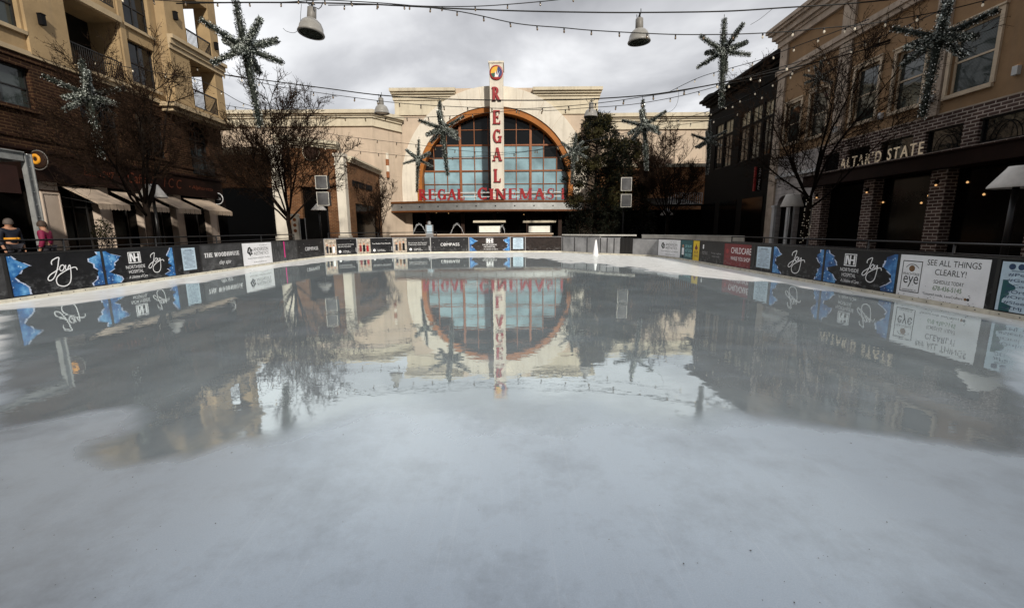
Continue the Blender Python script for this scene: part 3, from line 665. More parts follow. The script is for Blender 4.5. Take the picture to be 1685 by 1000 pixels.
def ad_pink(t, fr, L, k, H):
    b = MB(); b.quad(fr,L*.44,L*.475,k+.16,H-.01,.004); b.build('pink_stripe', M['pink_line'], t)
    b = MB(); b.quad(fr,L*.45,L*.475,k+.02,k+.15,.004); b.build('teal_stripe', M['teal'], t)
    b = MB(); rr_ = random.Random(5)
    for q in range(26): 
        uu = rr_.uniform(.04,.95)*L; v = rr_.uniform(k,H-.2); b.quad(fr,uu,uu+rr_.uniform(.004,.014),v,v+rr_.uniform(.08,.35),.002+.0001*q)
    b.build('scuff_marks', M['alu'], t)
def compass_o(b,fr,u,v,rx,ry,n):
    N=20
    for q in range(N):
        a0,a1 = 2*math.pi*q/N,2*math.pi*(q+1)/N; w=.72
        b.face([fr.pt(u+rx*w*math.cos(a0),v+ry*w*math.sin(a0),n),fr.pt(u+rx*math.cos(a0),v+ry*math.sin(a0),n),fr.pt(u+rx*math.cos(a1),v+ry*math.sin(a1),n),fr.pt(u+rx*w*math.cos(a1),v+ry*w*math.sin(a1),n)])
    b.face([fr.pt(u-rx*.75,v-ry*.55,n+.0006),fr.pt(u-rx*.55,v-ry*.75,n+.0006),fr.pt(u+rx*.75,v+ry*.55,n+.0006),fr.pt(u+rx*.55,v+ry*.75,n+.0006)])
def ad_compass(t, fr, L, k, H):
    h = H-k; b = MB(); a0,a1 = .26,.75; v0,v1 = k+h*.40,k+h*.60; w = a1-a0
    put_text(b,fr,'C',L*a0,L*(a0+w*.12),v0,v1,.004); compass_o(b,fr,L*(a0+w*.215),(v0+v1)/2,L*w*.072,(v1-v0)*.5,.004)
    put_text(b,fr,'MPASS',L*(a0+w*.32),L*a1,v0,v1,.004)
    for x,y in ((.1,.3),(.22,.78),(.42,.68),(.62,.2),(.87,.82),(.80,.33),(.93,.12),(.07,.62)): b.quad(fr,L*x,L*x+.025,k+h*y,k+h*y+.02,.004)
    b.build('compass_lettering', M['white'], t)
def mini_figures(t, fr, u0,u1,v0,v1, cols, rs):
    """the printed snapshot: a pale backdrop with a few figures"""
    b = MB(); b.quad(fr,u0,u1,v0,v1,.004); b.build('photo_print', M['photo_warm'], t)
    b = MB(); w,h = u1-u0,v1-v0
    for q in range(3):
        c = u0+w*(.22+.27*q); b.cur = q%len(cols); hh = h*rs.uniform(.5,.65)
        b.quad(fr,c-w*.09,c+w*.09,v0+h*.12,v0+hh,.0055+.0004*q); b.cur = len(cols); b.disc(fr,c,v0+hh+h*.07,w*.07,.0056+.0004*q,10,h*.075)
    b.build('printed_figures', [M[c] for c in cols]+[M['skin']], t)
def ad_snap(cols, lines, f0=.0, f1=.36):
    def f(t, fr, L, k, H):
        h = H-k; mini_figures(t,fr,L*f0+.03,L*f1,k+.02,H-.02,cols,rsb); b = MB(); v = k+h*.60
        for s,wd in lines: put_text(b,fr,s,L*(f1+.05),L*(f1+.05+wd),v,v+h*.085,.004); v -= h*.125
        b.disc(fr,L*(f1+.10),k+h*.20,h*.085,.004,14); lines_text(b,fr,[('COMPASS',L*(f1+.19),L*(f1+.38),k+h*.20,k+h*.25),('real estate',L*(f1+.19),L*(f1+.42),k+h*.12,k+h*.17)],.004)
        b.quad(fr,L*.955,L*.965,k+h*.12,k+h*.42,.004); b.quad(fr,L*.80,L*.81,k+h*.85,k+h*.87,.004)
        b.build('advert_lettering', M['white'], t)
    return f
def ad_teal(t, fr, L, k, H):
    h = H-k; b = MB(); lines_text(b,fr,[('SIP IN MY',L*.40,L*.92,k+h*.60,k+h*.76),('HOT COCOA',L*.42,L*.94,k+h*.38,k+h*.54),('SMILE DEEP',L*.40,L*.90,k+h*.14,k+h*.30)],.004); b.build('drink_lettering', M['cyan_text'], t)
    b = MB(); b.cur=0; b.quad(fr,L*.12,L*.30,k+h*.20,k+h*.58,.004); b.cur=1; b.disc(fr,L*.21,k+h*.68,L*.07,.0045,12,h*.09); b.cur=2; b.quad(fr,L*.14,L*.28,k+h*.06,k+h*.20,.0045); b.build('printed_figure',[M['ad_white'],M['skin'],M['trousers']],t)
def ad_yellow(t, fr, L, k, H):
    h = H-k; b = MB(); lines_text(b,fr,[('BOB',L*.25,L*.78,k+h*.36,k+h*.50),('EVANS',L*.22,L*.80,k+h*.18,k+h*.30)],.004)
    b.disc(fr,L*.5,k+h*.64,L*.20,.004,14,h*.10); b.face([fr.pt(L*.40,k+h*.70,.0046),fr.pt(L*.60,k+h*.70,.0046),fr.pt(L*.5,k+h*.86,.0046)]); b.build('yellow_lettering', M['maroon'], t)
def ad_lamp(t, fr, L, k, H):
    h = H-k; b = MB(); b.quad(fr,L*.14,L*.19,k+h*.74,k+h*.84,.004); b.disc(fr,L*.165,k+h*.70,L*.03,.0046,10); b.build('printed_bulb', M['white'], t)
    b = MB(); lines_text(b,fr,[('POSTINO',L*.12,L*.36,k+h*.36,k+h*.52),('Raise a glass',L*.52,L*.90,k+h*.42,k+h*.52),('wine cafe',L*.54,L*.85,k+h*.30,k+h*.38)],.004); b.build('dark_lettering', M['alu'], t)
def ad_child(t, fr, L, k, H):
    h = H-k; b = MB(); b.quad(fr,.03,L-.22,k+.02,H-.03,.003); b.build('maroon_sheet', M['maroon'], t)
    b = MB(); lines_text(b,fr,[('CHILDCARE',L*.26,L*.90,k+h*.57,k+h*.82),('WHILE YOU SHOP',L*.26,L*.88,k+h*.28,k+h*.44)],.0045); b.build('childcare_lettering', M['white'], t)
    b = MB(); lines_text(b,fr,[('KIDS',L*.06,L*.20,k+h*.36,k+h*.46),('CLUB',L*.06,L*.20,k+h*.22,k+h*.30),('BOOK NOW  kidsclub.com',L*.26,L*.86,k+h*.09,k+h*.17)],.0045)
    b.disc(fr,L*.13,k+h*.64,L*.045,.0045,12); b.build('small_red_lettering', M['red'], t)
def ad_eye(t, fr, L, k, H):
    h = H-k; b = MB(); b.quad(fr,.03,L-.12,k+.0,H-.02,.003); b.build('white_sheet', M['ad_white'], t)
    b = MB(); a,c,d,e_ = L*.055,L*.285,k+h*.10,k+h*.84; w = .016
    for q in ((a,c,d,d+w),(a,c,e_-w,e_)): b.quad(fr,*q,.0045)
    for q in ((a,a+w,d+w,e_-w),(c-w,c,d+w,e_-w)): b.quad(fr,*q,.0047)
    lines_text(b,fr,[('PEACHTREE',L*.075,L*.265,k+h*.50,k+h*.56),('eye',L*.085,L*.26,k+h*.22,k+h*.48),('ASSOCIATES, PC',L*.085,L*.255,k+h*.13,k+h*.17),
       ('SEE ALL THINGS',L*.335,L*.86,k+h*.77,k+h*.90),('CLEARLY!',L*.43,L*.74,k+h*.57,k+h*.70),('SCHEDULE TODAY',L*.43,L*.73,k+h*.38,k+h*.46),('*Located inside  LensCrafters',L*.33,L*.74,k+h*.10,k+h*.16)],.0045)
    b.build('eye_clinic_lettering', M['ink'], t)
    b = MB(); put_text(b,fr,'678-436-5145',L*.43,L*.72,k+h*.23,k+h*.33,.0045); b.build('phone_number', M['green_text'], t)
    b = MB(); b.disc(fr,L*.17,k+h*.66,h*.075,.0045,18); b.disc(fr,L*.765,k+h*.125,h*.03,.0045,12); b.build('iris_mark', M['tan_wood'], t)
    b = MB(); ribbon(b,fr,[(L*.10,k+h*.68),(L*.135,k+h*.745),(L*.17,k+h*.76),(L*.21,k+h*.745),(L*.25,k+h*.68)],.012,.0048); b.disc(fr,L*.79,k+h*.125,h*.03,.0045,12)
    rr_ = random.Random(2)
    for q in range(40):
        uu = L*rr_.uniform(.02,.88); vv = k+h*rr_.random()**3*.4; b.quad(fr,uu,uu+rr_.uniform(.006,.03),vv,vv+rr_.uniform(.003,.010),.0049)
    b.build('brow_and_scuffs', M['ink'], t)
def ad_dental(t, fr, L, k, H):
    h = H-k; b = MB(); b.quad(fr,.05,L-.05,k+.02,H-.03,.003); b.build('pale_sheet', M['paper_blue'], t)
    b = MB(); jag(b,fr,.10,.30,k+.02,k+h*.62,.0042,1,rsb); b.build('crystal_print',[M['teal'],M['paper_blue']],t)
    b = MB(); rows = ['#Pediatric Dentistry','#General Dentistry','#Cosmetic Dentistry','#Orthodontics','#Oral Surgery','#Sleep Therapy','#TMJ Therapy']
    for q,s in enumerate(rows): v = k+h*(.68-q*.105); put_text(b,fr,s,.16,.16+.062*len(s),v,v+h*.075,.0056)
    b.quad(fr,.20,L-.3,k+h*.79,k+h*.80,.0056); put_text(b,fr,'Alpharetta Smiles',.42,1.55,k+h*.84,k+h*.91,.0056)
    for q in range(2): b.disc(fr,.20+.13*q,k+h*.875,.05,.0056,14)
    b.build('dental_lettering', M['ink_blue'], t)
def ad_alu(t, fr, L, k, H):
    b = MB()
    for q in range(3): b.fbox(fr,L*(.03+.33*q),L*(.03+.33*q)+.04,k+.01,H-.01,.001,.02)
    b.build('frame_bars', M['frame_dark'], t)
HL, HR = 1.035, 0.95
def hgt(i): return HL if i < 14 else (HR if i > 19 else HL-(HL-HR)*(i-13)/6)
ads = [
 (0,'ad_smear',None,'smeared grey rink board nearest the left edge behind the camera'),
 (1,'ad_smear',None,'plain smeared grey rink board at the left edge before the first Joy board'),
 (2,'ad_black',ad_joy(),'large black rink board with one white script Joy, leftmost Joy board'),
 (3,'ad_black',ad_nh(),'black hospital board with square white mark and script Joy on the left side'),
 (4,'ad_black',ad_notice(.28,.80),'narrow black rink board with pale notice sheet left of the day spa board'),
 (5,'ad_smear',ad_wood,'black day spa board with white serif lettering left of the skin clinic board'),
 (6,'ad_smear',ad_anderson,'white skin clinic board beside the day spa board'),
 (7,'ad_smear',ad_pink,'scuffed grey rink board with a thin pink stripe'),
 (8,'ad_black',ad_compass,'black property board with one white word, beside the pink stripe board'),
 (9,'ad_black',ad_snap(['jacket_navy','leaf_dark','ad_white'],[('Let us see you\'ll be buying',.48),('this time next winter',.40)]),'black property board with greenish snapshot at the left corner'),
 (10,'ad_black',ad_snap(['maroon','black','red'],[('Your Realtor Cort Momolio',.52)]),'black property board with snapshot of people in red'),
 (11,'ad_black',ad_snap(['jacket_navy','tan_wood','black'],[('Do you know the "Must Ask"',.50),('Negotiation Guide Rules?',.48)]),'black property board with pale snapshot on the far side, straight below the cinema canopy'),
 (12,'ad_black',ad_compass,'black board with one white word, left of the brown hospital board'),
 (13,'ad_wood',ad_nh(False),'brown hospital board with square white mark and no Joy on the far side'),
 (14,'ad_wood',ad_notice(.18,.86),'narrow board with pale notice sheet right of the far hospital board'),
 (15,'ad_wood',None,'plain dark brown wooden board on the far side'),
 (16,'alu',ad_alu,'wide bare aluminium board behind the white cone'),
 (17,'alu',ad_alu,'bare aluminium board right of the white cone'),
 (18,'frame_dark',ad_alu,'narrow dark gate board between bare aluminium boards'),
 (19,'alu',None,'plain grey aluminium board left of the right hand skin clinic board'),
 (20,'ad_smear',ad_anderson,'white skin clinic board at the right curve beside the teal board'),
 (21,'teal',ad_teal,'teal rink board with pale lettering and a small figure'),
 (22,'yellow',ad_yellow,'narrow bright yellow rink board'),
 (23,'ad_black',ad_lamp,'black rink board with tiny white bulb and dim lettering'),
 (24,'ad_black',ad_child,'maroon board lettered CHILDCARE WHILE YOU SHOP'),
 (25,'ad_black',ad_notice(.15,.92),'narrow board with pale blue notice right of the childcare board'),
 (26,'ad_black',ad_joy(),'black rink board with one white script Joy on the right side'),
 (27,'ad_black',ad_nh(),'black hospital board with square white mark and script Joy on the right side'),
 (28,'ad_black',ad_eye,'white eye clinic board lettered SEE ALL THINGS CLEARLY'),
 (29,'ad_black',ad_dental,'pale blue dental list board at the right edge'),
]
for i,face,ad,lab in ads:
    if i == 0: continue
    board(i, hgt(i), lab, face, ad=ad, post='alu' if i in (12,13,14,15,16,17,11,10,9) else 'frame_dark')

# ------------------------------------------------------------------ left apartment building
def railing(mb, fr, u0,u1,v0,v1,n, gap=0.11, r=0.012):
    mb.fbox(fr,u0,u1,v1-.05,v1,n-.03,n+.03); mb.fbox(fr,u0,u1,v0,v0+.04,n-.02,n+.02)
    k = int((u1-u0)/gap)
    for i in range(k+1):
        u = u0+(u1-u0)*i/k; mb.fbox(fr,u-r,u+r,v0+.04,v1-.05,n-r,n+r)
FL = Fr((-21,0,0),(0,1,0),(1,0,0))
T = thing('apartment_building', (-21,10,0), 'tall left building of cream stucco over dark brick with a cafe on its ground floor', 'building')
ops = [(14.2,16.4,6.85,8.55),(18.0,20.25,6.85,8.55),(22.3,24.4,5.9,8.2),(25.5,27.5,5.9,8.3),(29.5,31.3,5.3,8.7)]
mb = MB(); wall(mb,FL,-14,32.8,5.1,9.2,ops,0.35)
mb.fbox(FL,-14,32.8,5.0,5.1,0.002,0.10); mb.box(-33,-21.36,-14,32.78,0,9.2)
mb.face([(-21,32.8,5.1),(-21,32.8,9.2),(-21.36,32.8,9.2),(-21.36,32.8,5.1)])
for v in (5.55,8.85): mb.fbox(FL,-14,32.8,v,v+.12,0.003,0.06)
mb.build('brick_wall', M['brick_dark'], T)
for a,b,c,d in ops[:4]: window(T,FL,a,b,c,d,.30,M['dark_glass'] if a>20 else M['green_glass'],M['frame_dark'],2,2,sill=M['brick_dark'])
w = window(T,FL,*ops[4],.30,M['dark_glass'],M['frame_dark'],2,3)
mb = MB(); railing(mb,FL,29.45,31.35,5.35,6.5,.16); mb.build('juliet_railing', M['frame_dark'], T)
ops2 = [(14.2,16.4,10.1,12.1),(17.9,20.25,10.1,12.1),(22.3,25.2,9.45,12.55),(25.65,27.5,9.75,12.0),
        (17.9,20.25,13.9,15.9),(22.3,25.2,13.2,16.3),(25.65,27.5,12.75,15.0)]
mb = MB(); wall(mb,FL,-14,28.0,9.2,20.5,ops2,1.6); mb.box(-33,-22.7,-14,28.0,9.2,20.5)
mb.box(-33,-23.2,28.0,32.7,9.2,20.5)
# the corner bay stands proud and is open at its end
mb.fbox(FL,28.0,29.6,9.2,20.5,-2.0,.60)
mb.fbox(FL,31.95,32.75,9.2,20.5,-.35,.60)
mb.fbox(FL,29.602,31.948,12.32,13.05,-2.0,.58); mb.fbox(FL,29.602,31.948,9.2,9.5,-2.0,.58); mb.fbox(FL,29.602,31.948,16.3,20.5,-2.0,.58)
mb.fbox(FL,31.952,32.72,12.34,13.0,-2.0,-.352); mb.fbox(FL,31.952,32.72,9.2,9.45,-2.0,-.352)
mb.fbox(FL,20.35,22.2,9.2,20.5,.003,.14); mb.fbox(FL,25.28,25.6,9.2,20.5,.003,.10)
mb.build('stucco_wall', M['stucco_warm'], T)
mb = MB()
for v0,v1,n in ((12.35,12.62,.70),(12.62,12.90,.80),(12.90,13.12,.95)):
    mb.fbox(FL,27.9,32.9,v0+.002,v1,.602,n); mb.fbox(FL,32.752,32.9,v0+.002,v1,-1.9,.600)
mb.fbox(FL,27.3,33.0,8.95,9.19,.01,.95); mb.fbox(FL,27.5,32.9,8.72,8.948,.01,.70); mb.fbox(FL,-14,27.29,9.08,9.28,.003,.12)
for u0,u1 in ((22.2,25.28),): mb.fbox(FL,u0,u1,12.56,12.85,.142,.22); mb.fbox(FL,u0,u1,9.29,9.44,.142,.24)
mb.build('cornice', M['stucco_trim'], T)
for k,(a,b,c,d) in enumerate(ops2):
    if k in (2,5):
        mb = MB(); mb.quad(FL,a,b,c,d,-1.58); mb.build('balcony_door', M['dark_glass'], T)
        mb = MB(); railing(mb,FL,a,b,c+.05,c+1.1,-.05); mb.build('balcony_railing', M['frame_dark'], T)
    else: window(T,FL,a,b,c,d,.28,M['green_glass'] if k in (0,1,4) else M['dark_glass'],M['frame_dark'],2,2,sill=M['stucco_trim'])
for c in (9.5,13.06):
    mb = MB(); railing(mb,FL,29.62,31.93,c+.03,c+1.08,.52); mb.fbox(FL,29.62,31.93,c+1.085,c+1.12,.49,.55)
    mb.build('balcony_railing', M['frame_dark'], T)
    mb = MB(); mb.quad(FL,29.62,30.8,c+.02,c+2.5,-1.98); mb.build('balcony_door', M['dark_glass'], T)
for u,v in ((20.95,10.6),(28.7,14.2),(32.3,13.9)):
    mb = MB(); n0 = .60 if u > 28 else .14; mb.fbox(FL,u-.09,u+.09,v,v+.42,n0+.003,n0+.2); mb.fbox(FL,u-.11,u+.11,v+.422,v+.46,n0+.003,n0+.22); mb.build('wall_lantern', M['black'], T)
# ground floor: dark shop glass, cream pilasters, brown sign band, awnings
mb = MB(); mb.fbox(FL,-14,32.8,0,3.8,-.35,-.25); mb.build('shopfront_glass', M['shop_glass'], T)
mb = MB()
for u in (21.3,22.0,23.3,24.2,25.9,26.6,28.4,29.6): mb.fbox(FL,u-.03,u+.03,0,3.7,-.249,-.19)
mb.fbox(FL,20.6,31,2.7,2.76,-.249,-.20); mb.build('shopfront_mullions', M['frame_dark'], T)
for u0,u1 in ((19.65,20.45),(22.3,22.95),(24.85,25.4),(27.35,27.95),(30.35,31.15)):
    p = MB(); p.fbox(FL,u0,u1,0,3.35,-.24,.12); p.fbox(FL,u0-.03,u1+.03,.0,.55,-.24,.15); p.fbox(FL,u0,u1,3.42,3.79,-.24,.10)
    for a,b,c,d in ((u0,u0+.05,.62,3.3),(u1-.05,u1,.62,3.3),(u0+.05,u1-.05,3.24,3.3),(u0+.05,u1-.05,.62,.68)): p.fbox(FL,a,b,c,d,.1205,.15)
    pil = p.build('pilaster', M['cream_panel'], T)
    q = MB(); q.fbox(FL,u0-.02,u1+.02,3.352,3.418,-.2,.14); q.fbox(FL,u0-.035,u1+.035,.552,.61,-.2,.155); q.build('pilaster_band', M['dark_brown'], pil)
mb = MB(); mb.fbox(FL,17.4,31.6,3.85,5.0,.002,.32); mb.fbox(FL,17.3,31.7,5.002,5.08,.104,.42); mb.fbox(FL,17.3,31.7,3.78,3.848,-.1,.36)
sb = mb.build('sign_band', M['band_brown'], T)
mb = MB(); put_text(mb,FL,'Caffe A   I C C',24.0,27.9,4.17,4.72,.325,shear=.3)
put_text(mb,FL,'Est. 1997  •',21.6,23.6,4.25,4.58,.325,shear=.2); put_text(mb,FL,'• Alpharetta',28.5,30.7,4.2,4.5,.325,shear=.2); mb.build('cafe_lettering', M['sign_orange'], sb)
def awning(u0,u1):
    mb = MB(); n0,n1,z0,z1 = .17,1.75,3.66,2.86; N = 9
    A,B,C_,D = FL.pt(u0,z0,n0),FL.pt(u1,z0,n0),FL.pt(u1,z1,n1),FL.pt(u0,z1,n1); th = Vector((0,0,-.02))
    mb.face([A,D,C_,B]); mb.face([A+th,B+th,C_+th,D+th])
    k = int((u1-u0)/.17)
    for i in range(k):
        a,b = u0+(u1-u0)*i/k, u0+(u1-u0)*(i+1)/k; m = (a+b)/2
        pts = [(a,z1)]+[(a+(b-a)*q/4, z1-.22-.07*math.sin(math.pi*q/4)) for q in range(5)]+[(b,z1)]
        wob = .012*(i%2)
        mb.face([FL.pt(x,y,n1+.004+wob) for x,y in pts])
    for s_,uu in ((-1,u0),(1,u1)): mb.face([FL.pt(uu,z1,n1),FL.pt(uu,z1-.05,n1),FL.pt(uu,z0-.03,n0),FL.pt(uu,z0,n0)])
    a = mb.build('awning', M['awning'], T)
    for uu in (u0+.03,u1-.03): b = MB(); b.tube([FL.pt(uu,z0-.5,.1),FL.pt(uu,z1-.02,n1-.05)],.016); b.build('awning_arm', M['frame_dark'], a)
for a in ((20.55,22.25),(23.0,24.75),(25.45,27.25),(28.0,30.3)): awning(*a)

# hanging signs and the white steel frame
t = thing('hanging_sign', (-20.3,19.45,4.3), 'round dark hanging sign with a glazed orange ring above the first cafe pilaster', 'shop sign')
fr = Fr((-20.25,19.4,0),(1,0,0),(0,-1,0)); c = at_y(64,263,19.4)
f2 = Fr((c.x,19.4,c.z),(1,0,0),(0,-1,0))
mb = MB(); mb.lathe(f2.pt(0,0,0),[(0,-.06),(.30,-.06),(.36,-.03),(.36,.03),(.30,.06),(0,.06)],28,Vector((0,-1,0))); mb.build('sign_disc', M['dark_brown'], t)
mb = MB(); mb.lathe(f2.pt(-.08,.02,.065),[(.09+.065+.065*math.cos(a),.05*math.sin(a)) for a in [2*math.pi*k/10 for k in range(11)]],24,Vector((0,-1,0))); mb.build('orange_ring', M['donut'], t)
mb = MB(); mb.tube([f2.pt(.33*math.cos(a)*1.25,-.02+.40*math.sin(a),.03) for a in [2*math.pi*k/24 for k in range(25)]],.018,5); mb.build('rim', M['lamp_grey'], t)
mb = MB(); mb.tube([(-21+.3,19.4,c.z+.42),(c.x,19.4,c.z+.42),(c.x,19.4,c.z+.34)],.02); mb.build('bracket', M['black'], t)
t = thing('blade_sign', (-20.2,31.2,4.0), 'small white ringed round sign above the last cafe awning', 'shop sign')
c = at_y(358,327,31.2); f2 = Fr((c.x,31.2,c.z),(1,0,0),(0,-1,0))
mb = MB(); mb.lathe(f2.pt(0,0),[(0,-.03),(.36,-.03),(.36,.03),(0,.03)],28,Vector((0,-1,0)),False); mb.build('sign_disc', M['black'], t)
mb = MB(); mb.tube([f2.pt(.38*math.cos(a),.38*math.sin(a),0) for a in [2*math.pi*k/28 for k in range(29)]],.035,6); mb.build('ring', M['white'], t)
mb = MB(); put_text(mb,f2,'antico',-.24,.24,-.08,.09,.034); mb.build('sign_lettering', M['white'], t)
mb = MB(); mb.tube([(-20.6,31.2,c.z+.1),(c.x-.36,31.2,c.z+.1)],.025); mb.build('bracket', M['black'], t)

pX = -16.6; pc = at_x(44,256,pX); pb = at_x(66,388,pX)
t = thing('steel_pergola', (pX,pc.y,0), 'white steel post and beam frame with rivets at the left edge of the photo', 'pergola')
mb = MB(); y0 = (pc.y+pb.y)/2; zt = pc.z+.05
mb.box(pX-.04,pX+.04,y0-.12,y0+.12,0,zt); mb.box(pX-.09,pX-.042,y0-.12,y0-.09,0,zt); mb.box(pX+.042,pX+.09,y0-.12,y0-.09,0,zt); mb.box(pX+.042,pX+.09,y0+.09,y0+.12,0,zt)
mb.build('post', M['pergola_white'], t)
mb = MB(); mb.box(pX-.08,pX+.08,2.0,y0-.162,zt-.26,zt); mb.box(pX-.14,pX+.14,2.0,y0-.162,zt+.002,zt+.04); mb.build('beam', M['pergola_white'], t)
mb = MB(); mb.box(-20.6,pX-.082,y0-.1,y0+.1,zt-.24,zt-.01); mb.build('cross_beam', M['pergola_white'], t)
mb = MB(); mb.box(-20.6,pX-.15,1.0,y0-.17,zt+.05,zt+.12); mb.build('added_shade_roof', M['dark_brown'], t)  # roof slab added over the frame to keep the people beneath in shade
mb = MB()
for k in range(9): mb.lathe((pX+.0405,y0,.8+k*.42),[(.025,0),(.02,.02),(0,.025)],8,Vector((1,0,0)))
mb.build('rivets', M['steel'], t)
mb = MB(); mb.box(pX-.05,pX+.0,6.0,y0-.35,zt-1.35,zt-.45); mb.build('dark_red_panel', mat('dark_red_panel',(0.03,0.009,0.006),.7,.3,2), t)

# ------------------------------------------------------------------ right building: tan stucco over grey brick
FR = Fr((20,0,0),(0,1,0),(-1,0,0))
T = thing('shop_building', (20,10,0), 'right building of tan stucco above grey brick with a clothing shop sign', 'building')
uw = [(31.35,32.95,7.45,10.1),(28.75,30.4,7.4,10.2),(25.0,26.65,7.4,10.35),(22.3,23.95,7.4,10.25),(19.15,21.0,7.35,10.1),(15.6,17.4,7.35,10.1),(12.2,14.0,7.35,10.1)]
mb = MB(); wall(mb,FR,-14,33.35,6.6,14.6,uw,.32); mb.box(20.36,33,-14,34.1,0,14.6); mb.face([FR.pt(33.35,6.6,0),FR.pt(33.35,14.6,0),FR.pt(33.35,14.6,-.4),FR.pt(33.35,6.6,-.4)])
mb.build('stucco_wall', M['stucco_tan'], T)
mb = MB()
for u0,u1 in ((33.36,34.2),(27.15,28.1),(21.25,21.95),(14.4,15.2)):
    mb.fbox(FR,u0,u1,6.62,12.2,.002,.14); mb.fbox(FR,u0,u1,12.85,14.5,.002,.14)
mb.fbox(FR,-14,34.25,12.25,12.5,.002,.2); mb.fbox(FR,-14,34.3,12.502,12.8,.002,.32); mb.fbox(FR,-14,34.22,6.6,6.66,.002,.05)
mb.fbox(FR,33.36,34.2,0.0,6.598,-.4,.18)
mb.build('stone_trim', M['stone_trim'], T)
mb = MB()
for k,(v0,v1,n) in enumerate(((14.45,14.85,.25),(14.85,15.05,.36),(15.05,15.42,.55),(15.42,15.6,.75),(15.6,15.85,.88))): mb.fbox(FR,-14,34.2+n,v0+.002,v1,-.4,n); mb.box(20.402,33,33.9,34.2+n,v0+.002,v1)
mb.build('cornice', M['stone_trim'], T)
for k,o in enumerate(uw):
    a,b,c,d = o; pane = M['blind'] if k in (4,5) else M['green_glass']
    w = window(T,FR,a,b,c,d,.22,pane,M['frame_tan'],1,2,t=.10,sill=M['frame_tan'])
    tr = MB(); tr.fbox(FR,a-.17,a-.002,c-.002,d+.18,.002,.09); tr.fbox(FR,b+.002,b+.17,c-.002,d+.18,.002,.09); tr.fbox(FR,a,b,d+.002,d+.18,.002,.09); tr.fbox(FR,a-.22,b+.22,d+.182,d+.26,.002,.15)
    tr.build('surround', M['frame_tan'], w)
    if k in (4,5):
        bl = MB(); q = 46
        for i in range(q): v = c+.1+(d-c-.2)*i/q; bl.fbox(FR,a+.1,b-.1,v,v+.028,-.184,-.172)
        bl.build('blind_slats', M['green_glass'], w)
tr_ops = [(27.2,28.55,4.95,6.0),(24.95,26.5,4.95,6.0),(22.35,24.25,4.95,6.0),(19.95,21.7,4.95,6.0),(17.4,19.3,4.95,6.0),(14.7,16.7,4.95,6.0),(12,14,4.95,6.0)]
mb = MB(); wall(mb,FR.off(.06),-14,28.8,4.7,6.58,tr_ops,.3)
mb.face([FR.pt(28.8,4.7,.06),FR.pt(28.8,6.58,.06),FR.pt(28.8,6.58,-.3),FR.pt(28.8,4.7,-.3)]); mb.build('brick_wall', M['brick_grey'], T)
for o in tr_ops:
    w = window(T,FR.off(.06),*o,.24,M['dark_glass'],M['frame_dark'],1,1)
    a,b,c,d = o; m_ = MB(); rr_ = (b-a)*.26
    for cc in (a+(b-a)*.5,):
        m_.tube([FR.pt(cc+rr_*math.cos(q),c+.02+rr_*1.5*math.sin(q),-.04) for q in [math.pi*k/12 for k in range(13)]],.02,4)
    m_.build('arched_grille', M['black'], w)
mb = MB(); mb.fbox(FR,-14,29.0,4.05,4.68,-.3,.95)
mb.fbox(FR,-14,29.02,4.682,4.74,-.3,1.02); mb.build('steel_canopy', M['band_brown'], T)
mb = MB(); mb.fbox(FR,-14,28.9,0,4.04,-.32,-.25); mb.build('shopfront_glass', M['shop_glass'], T)
for u0,u1 in ((27.95,28.75),(24.05,24.75),(20.1,20.85),(15.9,16.7),(11.8,12.6)):
    p = MB(); p.fbox(FR,u0,u1,0,4.045,-.24,.30); pil = p.build('brick_pilaster', M['brick_grey'], T)
    q = MB(); uc = (u0+u1)/2; q.fbox(FR,uc-.05,uc+.05,3.42,3.62,.303,.42); q.build('sconce', M['black'], pil)
    q = MB(); q.lathe(FR.pt(uc,3.38,.37),[(0,-.05),(.04,-.03),(.05,0),(.03,.035)],10); q.build('sconce_bulb', M['glow_warm'], pil)
for u,v in ((21.2+.35,7.25),(18.2,7.35),(24.5,7.2),(27.6,7.2)):
    mb = MB(); n0 = .002 if u < 21 or 22 < u < 27 else .142
    mb.fbox(FR,u-.10,u+.10,v,v+.34,n0,n0+.16); s_ = mb.build('wall_sconce', M['white_metal'], T)
    mb = MB(); mb.fbox(FR,u-.06,u+.06,v+.342,v+.356,n0+.04,n0+.12); mb.build('sconce_glow', M['glow_warm'], s_)
# white painted arcade at the far end
def arch_wall(mb, fr, u0,u1,v0,v1, arches, n=0, dep=.35):
    """front with round-headed openings: (ua, ub, spring)"""
    cuts = sorted(arches); x = u0
    for a,b,sp in cuts:
        mb.quad(fr,x,a,v0,v1,n); r = (b-a)/2; cx = (a+b)/2; N = 14
        pts = [(cx-r*math.cos(math.pi*k/N), sp+r*math.sin(math.pi*k/N)) for k in range(N+1)]
        for k in range(N):
            p,q = pts[k],pts[k+1]; mb.face([fr.pt(p[0],p[1],n),fr.pt(q[0],q[1],n),fr.pt(q[0],v1,n),fr.pt(p[0],v1,n)])
            mb.face([fr.pt(p[0],p[1],n),fr.pt(q[0],q[1],n),fr.pt(q[0],q[1],n-dep),fr.pt(p[0],p[1],n-dep)])
        for uu in (a,b): mb.face([fr.pt(uu,v0,n),fr.pt(uu,sp,n),fr.pt(uu,sp,n-dep),fr.pt(uu,v0,n-dep)])
        x = b
    mb.quad(fr,x,u1,v0,v1,n)
mb = MB(); arch_wall(mb,FR.off(.05),29.05,33.35,0,6.58,[(29.45,30.9,3.1),(31.6,33.0,3.1)]); mb.build('white_arcade', M['white_brick'], T)
mb = MB(); mb.fbox(FR,29.05,33.35,0,6.5,-.34,-.28); mb.build('arcade_glass', M['shop_glass'], T)
mb = MB()
